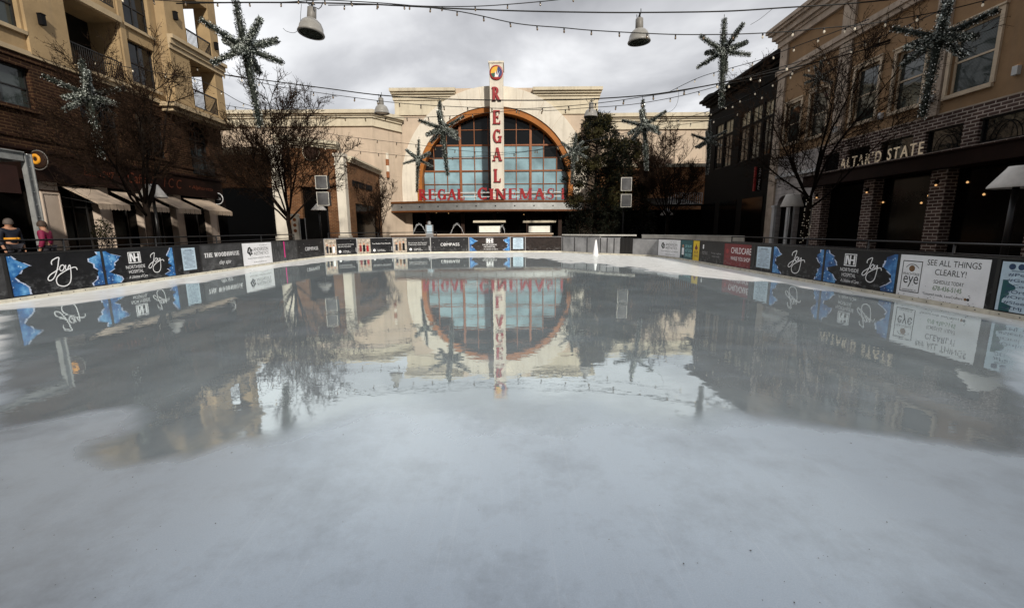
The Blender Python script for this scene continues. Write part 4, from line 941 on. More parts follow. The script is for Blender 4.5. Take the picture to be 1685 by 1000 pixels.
for u0,u1 in ((29.06,29.44),(30.91,31.2),(31.36,31.59),(33.01,33.34)): mb = MB(); mb.fbox(FR,u0,u1,0,3.0,.052,.22); mb.fbox(FR,u0-.04,u1+.04,0,.3,.054,.26); mb.fbox(FR,u0-.04,u1+.04,3.002,3.15,.052,.27); mb.build('arcade_column', M['white_metal'], T)
mb = MB(); mb.fbox(FR,29.05,33.35,5.1,5.3,.052,.2); mb.build('string_course', M['white_metal'], T)
def mirrored(fr, a, b):      # a frame whose u runs from the far end to the near end, as the sign is read
    return Fr(fr.pt(b,0,0), -fr.u, fr.n)
fs = mirrored(FR,20.7,25.75)
mb = MB(); put_text(mb,fs,'ALTAR\'D STATE',0,5.05,4.80,5.38,.98,shear=0,ext=.03,space=1.3); mb.build('shop_lettering', M['letter_tan'], T)
k = 0
for x,y in ((1453,333),(1516,334),(1536,332),(1528,322),(1619,320),(1592,300)):
    c = at_x(x,y,20.21); t_ = MB(); t_.lathe((c.x,c.y,c.z),[(0,-.05),(.04,-.03),(.05,0),(.03,.04),(0,.06)],10); t_.build('shop_lamp', M['glow_warm'], T)
mb = MB(); rr_ = random.Random(4)
for k in range(120):
    u = rr_.uniform(21.2,23.7); v = 3.0+rr_.gauss(0,.14); mb.lathe(FR.pt(u,v,-.2),[(0,-.02),(.018,0),(0,.02)],5)
mb.build('window_garland', M['tinsel_green'], T)
# cable bracket arm
mb = MB(); c = at_x(1464,70,20); mb.tube([(20,c.y,c.z+.1),(19.6,c.y+.2,c.z),(19.2,c.y+.6,c.z-.15)],.06); mb.build('cable_bracket', M['black'], T)

# ------------------------------------------------------------------ unseen block added behind the camera to shade the near ice
FB = Fr((0,-25,0),(1,0,0),(0,1,0))
T = thing('added_shade_block', (12,-25,0), 'unseen brick block added behind the camera to shade the near ice', 'building')
ops = [(-24+4.2*i,-21.4+4.2*i,1.2+3.9*j,3.6+3.9*j) for i in range(17) for j in range(3)]
mb = MB(); wall(mb,FB,-26,48,0,14.0,ops,.3); mb.box(-26,48,-45,-25.35,0,14.0); mb.build('wall', M['brick_warm'], T)
mb = MB()
for o in ops: mb.quad(FB,*o,-.25)
o_ = mb.build('windows', M['dark_glass'], T); o_['kind'] = 'stuff'
mb = MB(); mb.fbox(FB,-26.5,48.5,14.0,14.6,-20.5,.7); mb.fbox(FB,-4,9,14.602,16.5,-12,-3); mb.build('roof', M['stone_trim'], T)

# ------------------------------------------------------------------ dark building beyond it
FD = Fr((22,0,0),(0,1,0),(-1,0,0))
T = thing('dark_building', (22,44,0), 'near black building with pale transom windows between the tan building and the cinema', 'building')
cols = [(38.2,39.5),(39.85,41.4),(41.75,43.4),(44.85,46.5),(46.85,48.4)]
ops = [(a,b,10.9,12.2) for a,b in cols]+[(a,b,7.7,10.75) for a,b in cols]
mb = MB(); wall(mb,FD,36,50.4,0,15.0,ops,.25); mb.box(22.28,34,36,50.39,0,15.0)
mb.face([FD.pt(50.4,0,0),FD.pt(50.4,15,0),FD.pt(50.4,15,-.3),FD.pt(50.4,0,-.3)]); mb.build('wall', M['charcoal'], T)
for k,o in enumerate(ops): window(T,FD,*o,.18,M['pane_cream'] if k<5 else M['dark_glass'],M['frame_dark'],2,1 if k<5 else 3,t=.08)
mb = MB()
for v0,v1,n in ((13.6,13.8,.12),(14.6,14.9,.3),(14.9,15.15,.6),(15.15,15.4,.85)): mb.fbox(FD,36,50.4+n,v0+.002,v1,.002,n); mb.fbox(FD,50.402,50.4+n,v0+.002,v1,-3,0)
mb.lathe(FD.pt(50.2,15.4,-.5),[(1.3,0),(1.25,.2),(.9,.5),(.4,.65),(0,.7)],24); mb.build('cornice', M['charcoal'], T)
mb = MB()
for u in (38.5,43.0,47.5): mb.fbox(FD,u,u+3.4,.3,4.2,.003,.05)
mb.build('shopfront_glass', M['shop_glass'], T)
t = thing('blade_sign', (20.6,36.5,6), 'tall narrow black blade sign with red edge and white upright lettering on the dark building', 'shop sign')
c = at_y(1249,275,36.6); c2 = at_y(1248,314,36.6); fr = Fr((c.x,36.6,0),(1,0,0),(0,-1,0))
mb = MB(); mb.fbox(fr,-.16,.34,c2.z,c.z,-.12,.0); mb.build('sign_box', M['black'], t)
mb = MB(); mb.fbox(fr,-.30,-.162,c2.z-.02,c.z+.02,-.14,.02); mb.build('red_edge', M['red'], t)
mb = MB(); s_ = 'KONAGRILL'; hh = (c.z-c2.z)*.94/9.6
for i,ch in enumerate(s_):
    v = c.z-.06-(i+1)*hh-(hh*.5 if i>3 else 0); put_text(mb,fr,ch,(.04 if ch!='I' else .08),(.20 if ch!='I' else .13),v+hh*.12,v+hh*.92,.006)
mb.build('sign_lettering', M['white'], t)
mb = MB(); mb.tube([(c.x+.34,36.55,c.z-.3),(22,36.55,c.z-.3)],.03); mb.build('bracket', M['black'], t)

# ------------------------------------------------------------------ brick shop with cream portico, left of the cinema
FS = Fr((0,48,0),(1,0,0),(0,-1,0)); SX = -17.75
T = thing('brick_shop', (-25,48,0), 'low brick shop with cream pilasters and a round sign, in front of the cinema wing', 'building')
mb = MB()
mb.fbox(FS,-40,-25.6,6.2,9.6,-.4,0); mb.fbox(FS,-24.2,SX-.9,6.2,10.2,-.3,.35); mb.box(-40,SX-.35,48.42,60,0,9.3)
mb.fbox(FS,-24.2,-22.7,0,6.198,-.3,.2); mb.fbox(FS,SX-2.3,SX-1.0,0,6.198,-.3,.2)
FSd = Fr((SX,0,0),(0,1,0),(1,0,0))
mb.fbox(FSd,48.4,60,4.6,8.9,-.34,0); mb.fbox(FSd,48.4,50.2,0,4.598,-.34,0); mb.fbox(FSd,58.4,60,0,4.598,-.34,0)
mb.build('brick_wall', M['brick_warm'], T)
mb = MB(); mb.fbox(FS,-40,-25.6,0,6.198,-.38,-.3); mb.fbox(FS,-22.7,SX-2.3,0,6.198,-.25,-.2); mb.fbox(FSd,50.2,58.4,0,4.598,-.3,-.25); mb.build('shopfront_glass', M['shop_glass'], T)
mb = MB()
for (v0,v1,n) in ((9.6,9.8,.25),(9.8,10.0,.4),(10.0,10.25,.6)): mb.fbox(FS,-40,-25.6,v0+.002,v1,-.4,n)
for (v0,v1,n) in ((10.2,10.4,.5),(10.4,10.6,.65),(10.6,10.95,.85)):
    mb.hexa([FS.pt(-24.6-n*.3,v0+.5,-.3),FS.pt(SX-.6+n*.1,v0-.2,-.3),FS.pt(SX-.6+n*.1,v0-.2,n),FS.pt(-24.6-n*.3,v0+.5,n),FS.pt(-24.6-n*.3,v1+.498,-.3),FS.pt(SX-.6+n*.1,v1-.202,-.3),FS.pt(SX-.6+n*.1,v1-.202,n),FS.pt(-24.6-n*.3,v1+.498,n)])
for (v0,v1,n) in ((8.9,9.1,.2),(9.1,9.3,.32),(9.3,9.5,.5)): mb.fbox(FSd,48.8,60,v0+.002,v1,-.34,n)
mb.build('cornice', M['cinema_cream'], T)
for u0,u1,top in ((-25.58,-24.22,10.2),(SX-.95,SX-.02,9.3)):
    mb = MB(); mb.fbox(FS,u0,u1,0,top,-.35,.5); mb.fbox(FS,u0-.14,u1+.14,top+.002,top+.3,-.35,.65); mb.fbox(FS,u0-.12,u1+.12,0,1.0,-.3,.62); mb.fbox(FS,u0-.08,u1+.08,top-.9,top-.75,-.3,.56)
    mb.build('pilaster', M['cinema_pale'], T)
f2 = FS.off(.36)
c = at_y(512,250,47.6)
mb = MB(); mb.lathe(f2.pt(c.x,c.z),[(0,0),(.86,0),(.86,.12),(0,.12)],32,Vector((0,-1,0)),False); rs_ = mb.build('round_sign', M['dark_brown'], T)
mb = MB(); mb.tube([f2.pt(c.x+.88*math.cos(a),c.z+.88*math.sin(a),.1) for a in [2*math.pi*k/32 for k in range(33)]],.045,6); mb.build('ring', M['cinema_cream'], rs_)
c0,c1 = at_x(580,290,SX+.1),at_x(612,298,SX+.1)
mb = MB(); put_text(mb,FSd,'POTTERY BARN',c0.y,c1.y,6.4,7.1,.02,ext=.1); mb.build('shop_lettering', M['black'], T)

# ------------------------------------------------------------------ cinema
CY = 64.0; FC = Fr((0,CY,0),(1,0,0),(0,-1,0)); CX, CZ = -2.25, 8.0
T = thing('cinema', (CX,CY,0), 'cream cinema with a giant arched window and tall red lettered pylon closing the square', 'building')
XLc, XRc = -16.15, 12.2
def ell(a,b,k,N=40): t_ = math.pi*k/N; return (CX+a*math.cos(t_), CZ+b*math.sin(t_))
mb = MB(); N = 40
def ring(mb, a0,b0,a1,b1, n, base, dep=None):
    for k in range(N):
        p,q = ell(a1,b1,k),ell(a1,b1,k+1); r_,s_ = ell(a0,b0,k),ell(a0,b0,k+1)
        mb.face([FC.pt(*r_,n),FC.pt(*p,n),FC.pt(*q,n),FC.pt(*s_,n)])
        if dep:
            mb.face([FC.pt(*r_,n),FC.pt(*s_,n),FC.pt(*s_,n-dep),FC.pt(*r_,n-dep)]); mb.face([FC.pt(*p,n),FC.pt(*p,n-dep),FC.pt(*q,n-dep),FC.pt(*q,n)])
    for s_ in (-1,1):
        u0,u1 = sorted((CX+s_*a0,CX+s_*a1)); mb.fbox(FC,u0,u1,base,CZ-.001,n-(dep or .1),n)
# back wall with the arch opening
for k in range(N):
    p,q = ell(12.2,11.6,k),ell(12.2,11.6,k+1)
    mb.face([FC.pt(*p,0),FC.pt(p[0],20.9 if abs(p[0]-CX)<9 else 19.4,0),FC.pt(q[0],20.9 if abs(q[0]-CX)<9 else 19.4,0),FC.pt(*q,0)])
mb.quad(FC,XLc,CX-12.2,0,19.4,0); mb.quad(FC,CX+12.2,XRc,0,19.4,0)
mb.box(XLc+.01,XRc-.01,CY+1.6,CY+20,0,19.4); mb.box(XLc,XLc+.3,CY+.003,CY+1.6,0,19.4); mb.box(XRc-.3,XRc,CY+.003,CY+1.6,0,19.4)
mb.build('main_wall', M['cinema_beige'], T)
mb = MB(); ring(mb,11.203,10.403,13.35,13.05,.55,4.5,2.0); mb.build('arch_surround', M['cinema_pale'], T)
mb = MB(); 
for k in range(1,N,3):
    p,q = ell(11.4,10.6,k),ell(13.3,13.0,k); d_ = Vector((q[0]-p[0],q[1]-p[1])).normalized(); o_ = Vector((-d_.y,d_.x))*.02
    mb.face([FC.pt(p[0]-o_.x,p[1]-o_.y,.553),FC.pt(q[0]-o_.x,q[1]-o_.y,.553),FC.pt(q[0]+o_.x,q[1]+o_.y,.553),FC.pt(p[0]+o_.x,p[1]+o_.y,.553)])
mb.build('arch_joints', M['cinema_beige'], T)
mb = MB(); ring(mb,10.5,9.62,11.2,10.40,.35,4.5,2.0); mb.build('arch_trim', M['orange_trim'], T)
for u0,u1 in ((XLc-.4,CX-5.4),(CX+5.4,XRc+.4)):
    mb = MB()
    for v0,v1,n in ((19.35,19.75,.3),(19.75,20.05,.5),(20.05,20.3,.8),(20.3,20.7,1.1)): mb.fbox(FC,u0+.25-n*.3,u1-.25+n*.3,v0+.002,v1,-1,n)
    mb.fbox(FC,u0+.3,u1-.3,17.4,17.6,.003,.2); mb.fbox(FC,u0+.35,u1-.35,17.602,19.348,.003,.12)
    mb.build('cornice', M['cinema_cream'], T)
# glazing: dark upper lights, pale lower panes
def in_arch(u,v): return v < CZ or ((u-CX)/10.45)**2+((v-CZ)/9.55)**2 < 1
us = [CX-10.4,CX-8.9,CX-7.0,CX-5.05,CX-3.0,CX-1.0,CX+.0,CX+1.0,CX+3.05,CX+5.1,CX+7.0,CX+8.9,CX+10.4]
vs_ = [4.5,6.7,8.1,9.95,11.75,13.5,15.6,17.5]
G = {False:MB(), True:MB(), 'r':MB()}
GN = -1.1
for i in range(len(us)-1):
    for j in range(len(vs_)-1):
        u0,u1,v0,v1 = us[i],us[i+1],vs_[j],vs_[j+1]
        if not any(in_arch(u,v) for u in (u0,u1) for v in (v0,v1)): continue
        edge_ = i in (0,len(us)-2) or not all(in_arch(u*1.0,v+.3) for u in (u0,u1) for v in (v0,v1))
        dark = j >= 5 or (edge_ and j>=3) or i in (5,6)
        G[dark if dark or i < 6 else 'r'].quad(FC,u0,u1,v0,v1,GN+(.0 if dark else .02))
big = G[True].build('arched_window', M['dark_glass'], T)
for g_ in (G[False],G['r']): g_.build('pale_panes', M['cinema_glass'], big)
mb = MB()
def clipv(u, v0): 
    t_ = 1-((u-CX)/10.45)**2; return CZ+9.55*math.sqrt(max(0,t_))
for u in us[1:-1]:
    w = .16 if abs(abs(u-CX)-5.05)<.1 else .05
    if abs(u-CX)<.01: continue
    mb.fbox(FC,u-w,u+w,4.5,clipv(u,0),GN+.03,GN+.2+w*.5)
for v in vs_[1:-1]:
    hw = 10.45*math.sqrt(max(0,1-max(0,(v-CZ)/9.55)**2)); w = .10 if v in (9.95,13.5) else .04
    mb.fbox(FC,CX-hw,CX+hw,v-w,v+w,GN+.031,GN+.16+w*.3)
mb.build('mullions', M['mullion'], big)
# pylon
py = CY-3.0; FP = Fr((0,py,0),(1,0,0),(0,-1,0)); pu0,pu1 = at_y(806.5,200,py).x, at_y(828.5,200,py).x; ptop = at_y(815,104,py).z; pbot = at_y(815,328,py).z
mb = MB(); mb.fbox(FP,pu0,pu1,pbot,ptop,-3.6,0); mb.fbox(FP,pu0-.12,pu1+.12,ptop+.002,ptop+.22,-3.6,.12)
for s_ in (pu0+.02,pu1-.12): mb.fbox(FP,s_,s_+.1,pbot,ptop,.002,.06)
py_o = mb.build('pylon', M['cinema_pale'], T)
pc_ = (pu0+pu1)/2
for ch,yc in zip('REGAL',(155,193,224,254,289)):
    z = at_y(817,yc,py-.1).z; h = 1.72; m2 = MB(); w_ = SERIF[ch][0]*h*1.02; w_ *= .86; serif_glyph(m2,FP,ch,pc_-w_/2,z-h/2,h,.02,.22,.88); m2.build('pylon_letter', M['red'], py_o)
zc = at_y(816,120,py).z
f3 = Fr(FP.pt(pc_+.03,zc,0),(1,0,0),(0,-1,0))
m2 = MB(); m2.lathe(f3.pt(0,0,.05),[(0,0),(.90,0),(.90,.12),(.74,.14),(.74,.10),(0,.10)],32,Vector((0,-1,0)),False); lg = m2.build('round_logo', M['red'], py_o)
m2 = MB()
def sect(a0,a1,r,n,m): 
    m2.cur = m; m2.face([f3.pt(0,0,n)]+[f3.pt(r*math.cos(R(a0+(a1-a0)*k/10)),r*math.sin(R(a0+(a1-a0)*k/10)),n) for k in range(11)])
sect(75,190,.735,.162,0); sect(-60,75,.735,.163,1); sect(190,245,.735,.164,2); sect(245,300,.735,.165,3)
m2.cur = 4; m2.face([f3.pt(x*.8,y*.8,.17) for x,y in ((-.28,-.72),(-.18,.30),(.0,-.42))]); m2.face([f3.pt(x*.8,y*.8,.172) for x,y in ((-.05,-.75),(.22,.52),(.16,-.45))]); m2.face([f3.pt(x*.8,y*.8,.174) for x,y in ((.08,-.72),(.62,.34),(.32,-.50))]); m2.face([f3.pt(x*.8,y*.8,.176) for x,y in ((-.30,-.70),(.30,-.70),(.2,-.45),(-.2,-.45))])
m2.build('logo_colours', [M['logo_yellow'],M['logo_blue'],M['logo_green'],M['red'],M['white']], lg)
# canopy: bowed steel band over a dark entrance
def bow(u): t_ = (u-CX)/14.8; return 2.0+2.2*(1-t_*t_)
ca0,ca1 = -16.9,12.4; NN = 24
def bowband(mb, v0,v1,e0,e1):
    for k in range(NN):
        a,b = ca0+(ca1-ca0)*k/NN, ca0+(ca1-ca0)*(k+1)/NN
        P = lambda u,v,e: FC.pt(u,v,bow(u)+e)
        mb.face([P(a,v0,e1),P(b,v0,e1),P(b,v1,e1),P(a,v1,e1)]); mb.face([P(a,v1,e1),P(b,v1,e1),FC.pt(b,v1,.6),FC.pt(a,v1,.6)]); mb.face([P(a,v0,e1),P(b,v0,e1),FC.pt(b,v0,.6),FC.pt(a,v0,.6)])
yz = lambda y: at_y(815,y,CY-3.6).z
z4,z3,z2,z1 = yz(347.8),yz(345.2),yz(333.0),yz(329.8)
mb = MB(); bowband(mb,z3+.002,z2-.002,0,0); cano = mb.build('canopy', M['steel'], T)
mb = MB(); bowband(mb,z2,z1,0,.14); bowband(mb,z4,z3,0,.10); mb.build('canopy_trim', M['canopy_trim'], cano)
for k in range(11):
    mb = MB(); u = ca0+1.6+(ca1-ca0-3)*k/10; mb.lathe(FC.pt(u,(z2+z3)/2,bow(u)+.0),[(.09,0),(.09,.05),(0,.06)],10,Vector((0,-1,0))); mb.build('canopy_lamp', M['black'], cano)
# the row of letters on its white rails
LY = CY-3.38; FLt = Fr((0,LY,0),(1,0,0),(0,-1,0)); lb = z1+.12
def lx(p): return at_y(p,320,LY).x
hC = at_y(760,308,LY).z-at_y(760,326.5,LY).z
for word,a,b,big_ in (('REGAL',688.5,766,False),('CINEMAS',784,914,True),):
    n_ = len(word); wd = serif_width(word,1,.07); u = lx(a); wide = (lx(b)-lx(a))/(wd*hC)
    for i,ch in enumerate(word):
        h = hC*(1.10 if (big_ and i==0) else .98); m2 = MB(); m2.cur = 0; serif_glyph(m2,FLt,ch,u,lb,h,-.25,0,wide*hC/h*(1.05 if (big_ and i==0) else 1)); m2.build('roof_letter', M['red'], cano); u += (SERIF[ch][0]+.07)*hC*wide*(1.05 if (big_ and i==0) else 1)
m2 = MB(); serif_glyph(m2,FLt,'1',lx(922.5),lb,hC,-.25,0,.9); m2.build('roof_letter', M['red'], cano)
mb = MB()
for v in (lb+hC*.28,lb+hC*.66): mb.fbox(FLt,lx(690),lx(928),v-.05,v+.05,-.34,-.27)
for k in range(9): u = lx(694)+(lx(926)-lx(694))*k/8; mb.fbox(FLt,u-.045,u+.045,lb-.12,lb+hC*.72,-.56,-.46)
mb.build('letter_rails', M['white_metal'], cano)
mb = MB(); mb.fbox(FC,CX-13.2,CX+13.2,0,z4,-.9,-.8); mb.build('entrance_glass', M['shop_glass'], T)
for u in (-12,-7,-2.4,2.4,7): mb = MB(); mb.fbox(FC,u-.25,u+.25,0,z4-.01,.6,1.1); mb.build('entrance_pier', M['dark_brown'], T)
for px,pyy in ((718,350),(738,351),(862,353)):
    c = at_y(px,pyy,CY-1); mb = MB(); mb.lathe(c,[(0,-.07),(.07,0),(0,.07)],8); mb.build('entrance_lamp', M['glow_warm'], T)
# side wings with chamfered corners
def wing(poly, top, name):
    mb = MB()
    for (a,b) in zip(poly[:-1],poly[1:]): mb.face([(a[0],a[1],0),(b[0],b[1],0),(b[0],b[1],top),(a[0],a[1],top)])
    mb.face([(p[0],p[1],top) for p in poly]+[(poly[-1][0],80,top),(poly[0][0],80,top)])
    o = mb.build(name, M['cinema_beige'], T)
    mb = MB()
    def band(v0,v1,e):
        q = []
        for i,p in enumerate(poly):
            nrm = Vector((0,0,0))
            for s_ in (i-1,i):
                if 0 <= s_ < len(poly)-1: d_ = Vector((poly[s_+1][0]-poly[s_][0],poly[s_+1][1]-poly[s_][1],0)).normalized(); nrm += Vector((d_.y,-d_.x,0))
            nrm.normalize(); q.append((p[0]+nrm.x*e,p[1]+nrm.y*e))
        for a,b,c,d in zip(q[:-1],q[1:],poly[:-1],poly[1:]):
            mb.face([(a[0],a[1],v0),(b[0],b[1],v0),(b[0],b[1],v1),(a[0],a[1],v1)]); mb.face([(a[0],a[1],v0),(b[0],b[1],v0),(d[0],d[1],v0),(c[0],c[1],v0)]); mb.face([(a[0],a[1],v1),(b[0],b[1],v1),(d[0],d[1],v1),(c[0],c[1],v1)])
    band(top-1.75,top-.85,.12); band(top-1.9,top-1.752,.28); band(top-.848,top-.6,.35); band(top-.598,top-.4,.55); band(top-.398,top+.05,.85)
    mb.build('wing_cornice', M['cinema_cream'], o); mb = MB()
    for a,b in zip(poly[:-1],poly[1:]):
        a,b = Vector(a+(0,)),Vector(b+(0,)); d_ = (b-a).normalized(); f = Fr(a,d_,(d_.y,-d_.x,0)); L = (b-a).length; k = max(1,int(L/3.8))
        for q in range(1,k+1): mb.fbox(f,L*q/(k+.5)-.02,L*q/(k+.5)+.02,0,top-2,.001,.004)
        for v in (5.5,9.0,12.2): mb.fbox(f,0,L,v-.02,v+.02,.0045,.007)
    mb.build('wall_joints', M['stone_trim'], o); return o
wing([(-42,60),(-18.3,60),(-15.5,63.9)], 17.0, 'wing')
wing([(10.9,63.9),(12.0,60),(30,60)], 16.3, 'wing')
c = at_y(646,254,62.6); c2 = at_y(646,294,62.6)
mb = MB(); h = (c.z-c2.z)/4
m_i = 0
for k in range(4):
    mb.cur = k%2; mb.lathe((-17.0,61.6,c2.z+h*k),[(0,0),(.22,0),(.22,h-.02),(0,h-.02)],14,smooth=False)
mb.build('wall_lantern', [M['mullion'],M['cinema_pale']], T)

T2 = thing('brick_annex', (17,57,0), 'sunlit rusty brick building behind the bare tree at the right of the cinema', 'building')
mb = MB(); mb.box(11.5,26,57,59.8,3.9,9.2); mb.build('brick_wall', M['brick_rust'], T2)
mb = MB(); mb.box(11.3,26,56.7,57.2,9.202,9.6); mb.build('cornice', M['cinema_cream'], T2)
mb = MB(); mb.box(11.5,26,57.3,59.7,0,3.898); mb.build('shopfront_glass', M['shop_glass'], T2)
mb = MB(); f4 = Fr((0,50.5,0),(1,0,0),(0,-1,0)); mb.hexa([(16.6,50.5,4.0),(22,50.5,4.0),(22,57,5.2),(16.6,57,5.2),(16.6,50.5,4.2),(22,50.5,4.2),(22,57,5.4),(16.6,57,5.4)]); mb.build('canopy', M['charcoal'], T2)
mb = MB(); railing(mb,f4,18.0,21.8,4.25,5.5,.1,gap=.25,r=.03); mb.build('canopy_railing', M['white_metal'], T2)

# ------------------------------------------------------------------ kiosks, basin and information pillars at the far side of the rink
def kiosk(px0,px1,label):
    Y = 44.0; a,b = at_y(px0,377,Y).x,at_y(px1,377,Y).x; z0,z1 = at_y(px0,382.5,Y).z,at_y(px0,372,Y).z; zr = at_y(px0,365.5,Y).z
    t = thing('ticket_kiosk', ((a+b)/2,Y,0), label, 'kiosk', 'ticket kiosks before the cinema entrance')
    f = Fr((0,Y,0),(1,0,0),(0,-1,0))
    m_ = MB(); m_.fbox(f,a-.2,b+.2,0,z0-.02,-2,-.02); m_.build('counter', M['dark_brown'], t)
    m_ = MB(); m_.fbox(f,a,b,z0,z1,-.05,.0); m_.build('lit_panel', M['screen_lit'], t)
    m_ = MB(); m_.fbox(f,a-.55,b+.55,zr-.06,zr+.14,-2.2,.5); m_.build('roof', M['cinema_cream'], t)
    for u in (a-.15,b+.05): m_ = MB(); m_.fbox(f,u,u+.1,z0-.01,zr-.07,-.1,-.02); m_.build('post', M['black_paint'], t)
    m_ = MB(); m_.fbox(f,a,b,z1+.02,zr-.07,-.6,-.5); m_.build('dark_back', M['black'], t)
kiosk(788.5,823,'ticket kiosk with a bright white panel, directly below the pylon'); kiosk(870,905,'ticket kiosk with a dimmer white panel, beside the evergreen tree')
t = thing('fountain_basin', (-3,40,0), 'low brown fountain basin wall behind the far rink boards', 'fountain')
a,b = at_y(645,386,40).x,at_y(908,386,40).x; zt = at_y(780,384.5,40).z
mb = MB(); mb.box(a,b,39.6,40.2,0,zt-.12); mb.build('wall', M['tan_wood'], t)
mb = MB(); mb.box(a-.1,b+.1,39.5,40.3,zt-.118,zt); mb.build('coping', M['cinema_beige'], t)
for px in (690,752,826):
    c = at_y(px,380,40.8); r_ = .75 if px < 800 else .35; top = at_y(px,368.5 if px<800 else 371,40.8).z
    m_ = MB(); rj = random.Random(px)
    for q in range(3):
        pts = [(c.x-r_+2*r_*k/12+rj.uniform(-.02,.02), 40.8+.08*q, .75+(top-.75-.05*q)*(1-((k-6)/6)**2)) for k in range(13)]
        m_.tube(pts,.007,4)
    for q in range(110):
        k = rj.uniform(0,12); z_ = .75+(top-.75)*(1-((k-6)/6)**2)+rj.uniform(-.08,.08); x_ = c.x-r_+2*r_*k/12+rj.uniform(-.06,.06); m_.lathe((x_,40.8+rj.uniform(-.1,.2),z_),[(0,-.02),(.022,0),(0,.02)],5)
    tag(m_.build('water_jet', M['water_jet']), {690:'thin arc of fountain water left of the information totem',752:'thin arc of fountain water between the totem and the white lit kiosk',826:'short broken fountain spray at the right side of the bright kiosk'}[px], 'water jet', 'fountain jets')
Y = 36.0; c0,c1 = at_y(700,370,Y),at_y(713,390,Y)
t = thing('information_totem', (c0.x,Y,0), 'grey framed information totem with a lit map screen, behind the far boards', 'totem')
f = Fr((0,Y,0),(1,0,0),(0,-1,0)); mb = MB(); mb.fbox(f,c0.x,c1.x,0,c0.z,-.15,-.01); mb.lathe(((c0.x+c1.x)/2,Y+.08,c0.z),[(.14,0),(.14,.22),(.05,.3),(0,.3)],12); mb.build('case', M['alu'], t)
za,zb = at_y(706,384,Y).z,at_y(706,370.5,Y).z; w = c1.x-c0.x
mb = MB(); mb.fbox(f,c0.x+w*.15,c1.x-w*.15,za,zb,-.008,.0); mb.build('screen', M['paper_blue'], t)
Y = 40.0; c0,c1 = at_y(478,355,Y),at_y(492,382,Y)
t = thing('menu_pillar', (c0.x,Y,0), 'cream panel pillar with brown emblems beside the bare tree trunk on the left', 'sign')
f = Fr((0,Y,0),(1,0,0),(0,-1,0)); mb = MB(); mb.fbox(f,c0.x,c1.x,0,c0.z,-.3,0); mb.fbox(f,c0.x-.06,c1.x+.06,c0.z+.002,c0.z+.16,-.34,.05); mb.build('panel', M['cinema_pale'], t)
for q in range(3): mb = MB(); mb.disc(f,(c0.x+c1.x)/2,c0.z-.35-.5*q,.16,.004,14); mb.build('emblem', M['mullion'], t)
mb = MB(); mb.fbox(f,c1.x+.15,c1.x+.62,0,c0.z-.25,-.3,-.02); mb.build('dark_leaf', M['black'], t)
mb = MB(); mb.tube([f.pt(c1.x+.14,0,0),f.pt(c1.x+.14,c0.z-.22,0),f.pt(c1.x+.64,c0.z-.22,0),f.pt(c1.x+.64,0,0)],.03,6,smooth=False); mb.build('frame', M['white_metal'], t)
c = at_y(502,362,30.6)

# loudspeakers on poles
def speaker(px0,px1,ya,yb,Y,label):
    a,b = at_y(px0,(ya+yb)/2,Y).x,at_y(px1,(ya+yb)/2,Y).x; z0,z1 = at_y(px0,yb,Y).z,at_y(px0,ya,Y).z
    t = thing('loudspeaker', ((a+b)/2,Y,z0), label, 'loudspeaker', 'loudspeakers above the far boards'); f = Fr((0,Y,0),(1,0,0),(0,-1,0)); d = .5
    m_ = MB(); m_.hexa([f.pt(a+.06,z0,-d),f.pt(b-.06,z0,-d),f.pt(b,z0,0),f.pt(a,z0,0),f.pt(a+.06,z1,-d),f.pt(b-.06,z1,-d),f.pt(b,z1,0),f.pt(a,z1,0)]); m_.build('cabinet', M['black_paint'], t)
    m_ = MB(); K = 8
    for k in range(K):
        ua,ub = a+.05+(b-a-.1)*k/K, a+.05+(b-a-.1)*(k+1)/K; q = lambda u: .02+.06*(1-((u-(a+b)/2)/((b-a)/2))**2)
        m_.face([f.pt(ua,z0+.05,q(ua)),f.pt(ub,z0+.05,q(ub)),f.pt(ub,z1-.05,q(ub)),f.pt(ua,z1-.05,q(ua))], True)
    m_.build('grille', M['speaker_grille'], t)
    m_ = MB(); r_ = .035
    for aa in ((a,b,z0,z0+r_),(a,b,z1-r_,z1)): m_.fbox(f,*aa,.002,.03)
    for aa in ((a,a+r_,z0+r_,z1-r_),(b-r_,b,z0+r_,z1-r_)): m_.fbox(f,*aa,.002,.03)
    m_.build('rim', M['alu_light'], t)
    return (a+b)/2,z0
def spole(x,Y,top,label):
    t = thing('speaker_pole', (x,Y+.6,0), label, 'pole', 'speaker poles'); m_ = MB(); m_.tube([(x,Y+.62,0),(x,Y+.62,top)],.06,10); m_.build('pole', M['black'], t)
    m_ = MB(); m_.lathe((x,Y+.62,0),[(.3,0),(.3,.03),(.08,.05)],16); m_.build('base_plate', M['black'], t)
    for q in (.6,1.7): m_ = MB(); m_.tube([(x,Y+.55,top-q),(x,Y+.5,top-q)],.04,6); m_.build('clamp', M['black'], t)
x,_ = speaker(519,538.5,289,311,30,'upper loudspeaker of the left pair, in front of the brick shop'); speaker(521.5,541.5,316,338.5,30,'lower loudspeaker of the left pair, in front of the brick shop'); spole(x,30,at_y(530,289,30).z,'thin black pole carrying the left loudspeakers')
x,_ = speaker(1022,1039.5,292,314,32,'upper loudspeaker of the right pair, before the evergreen trees'); speaker(1021.5,1039,319.5,341,32,'lower loudspeaker of the right pair, before the evergreen trees'); spole(x,32,at_y(1030,292,32).z,'thin black pole carrying the right loudspeakers')

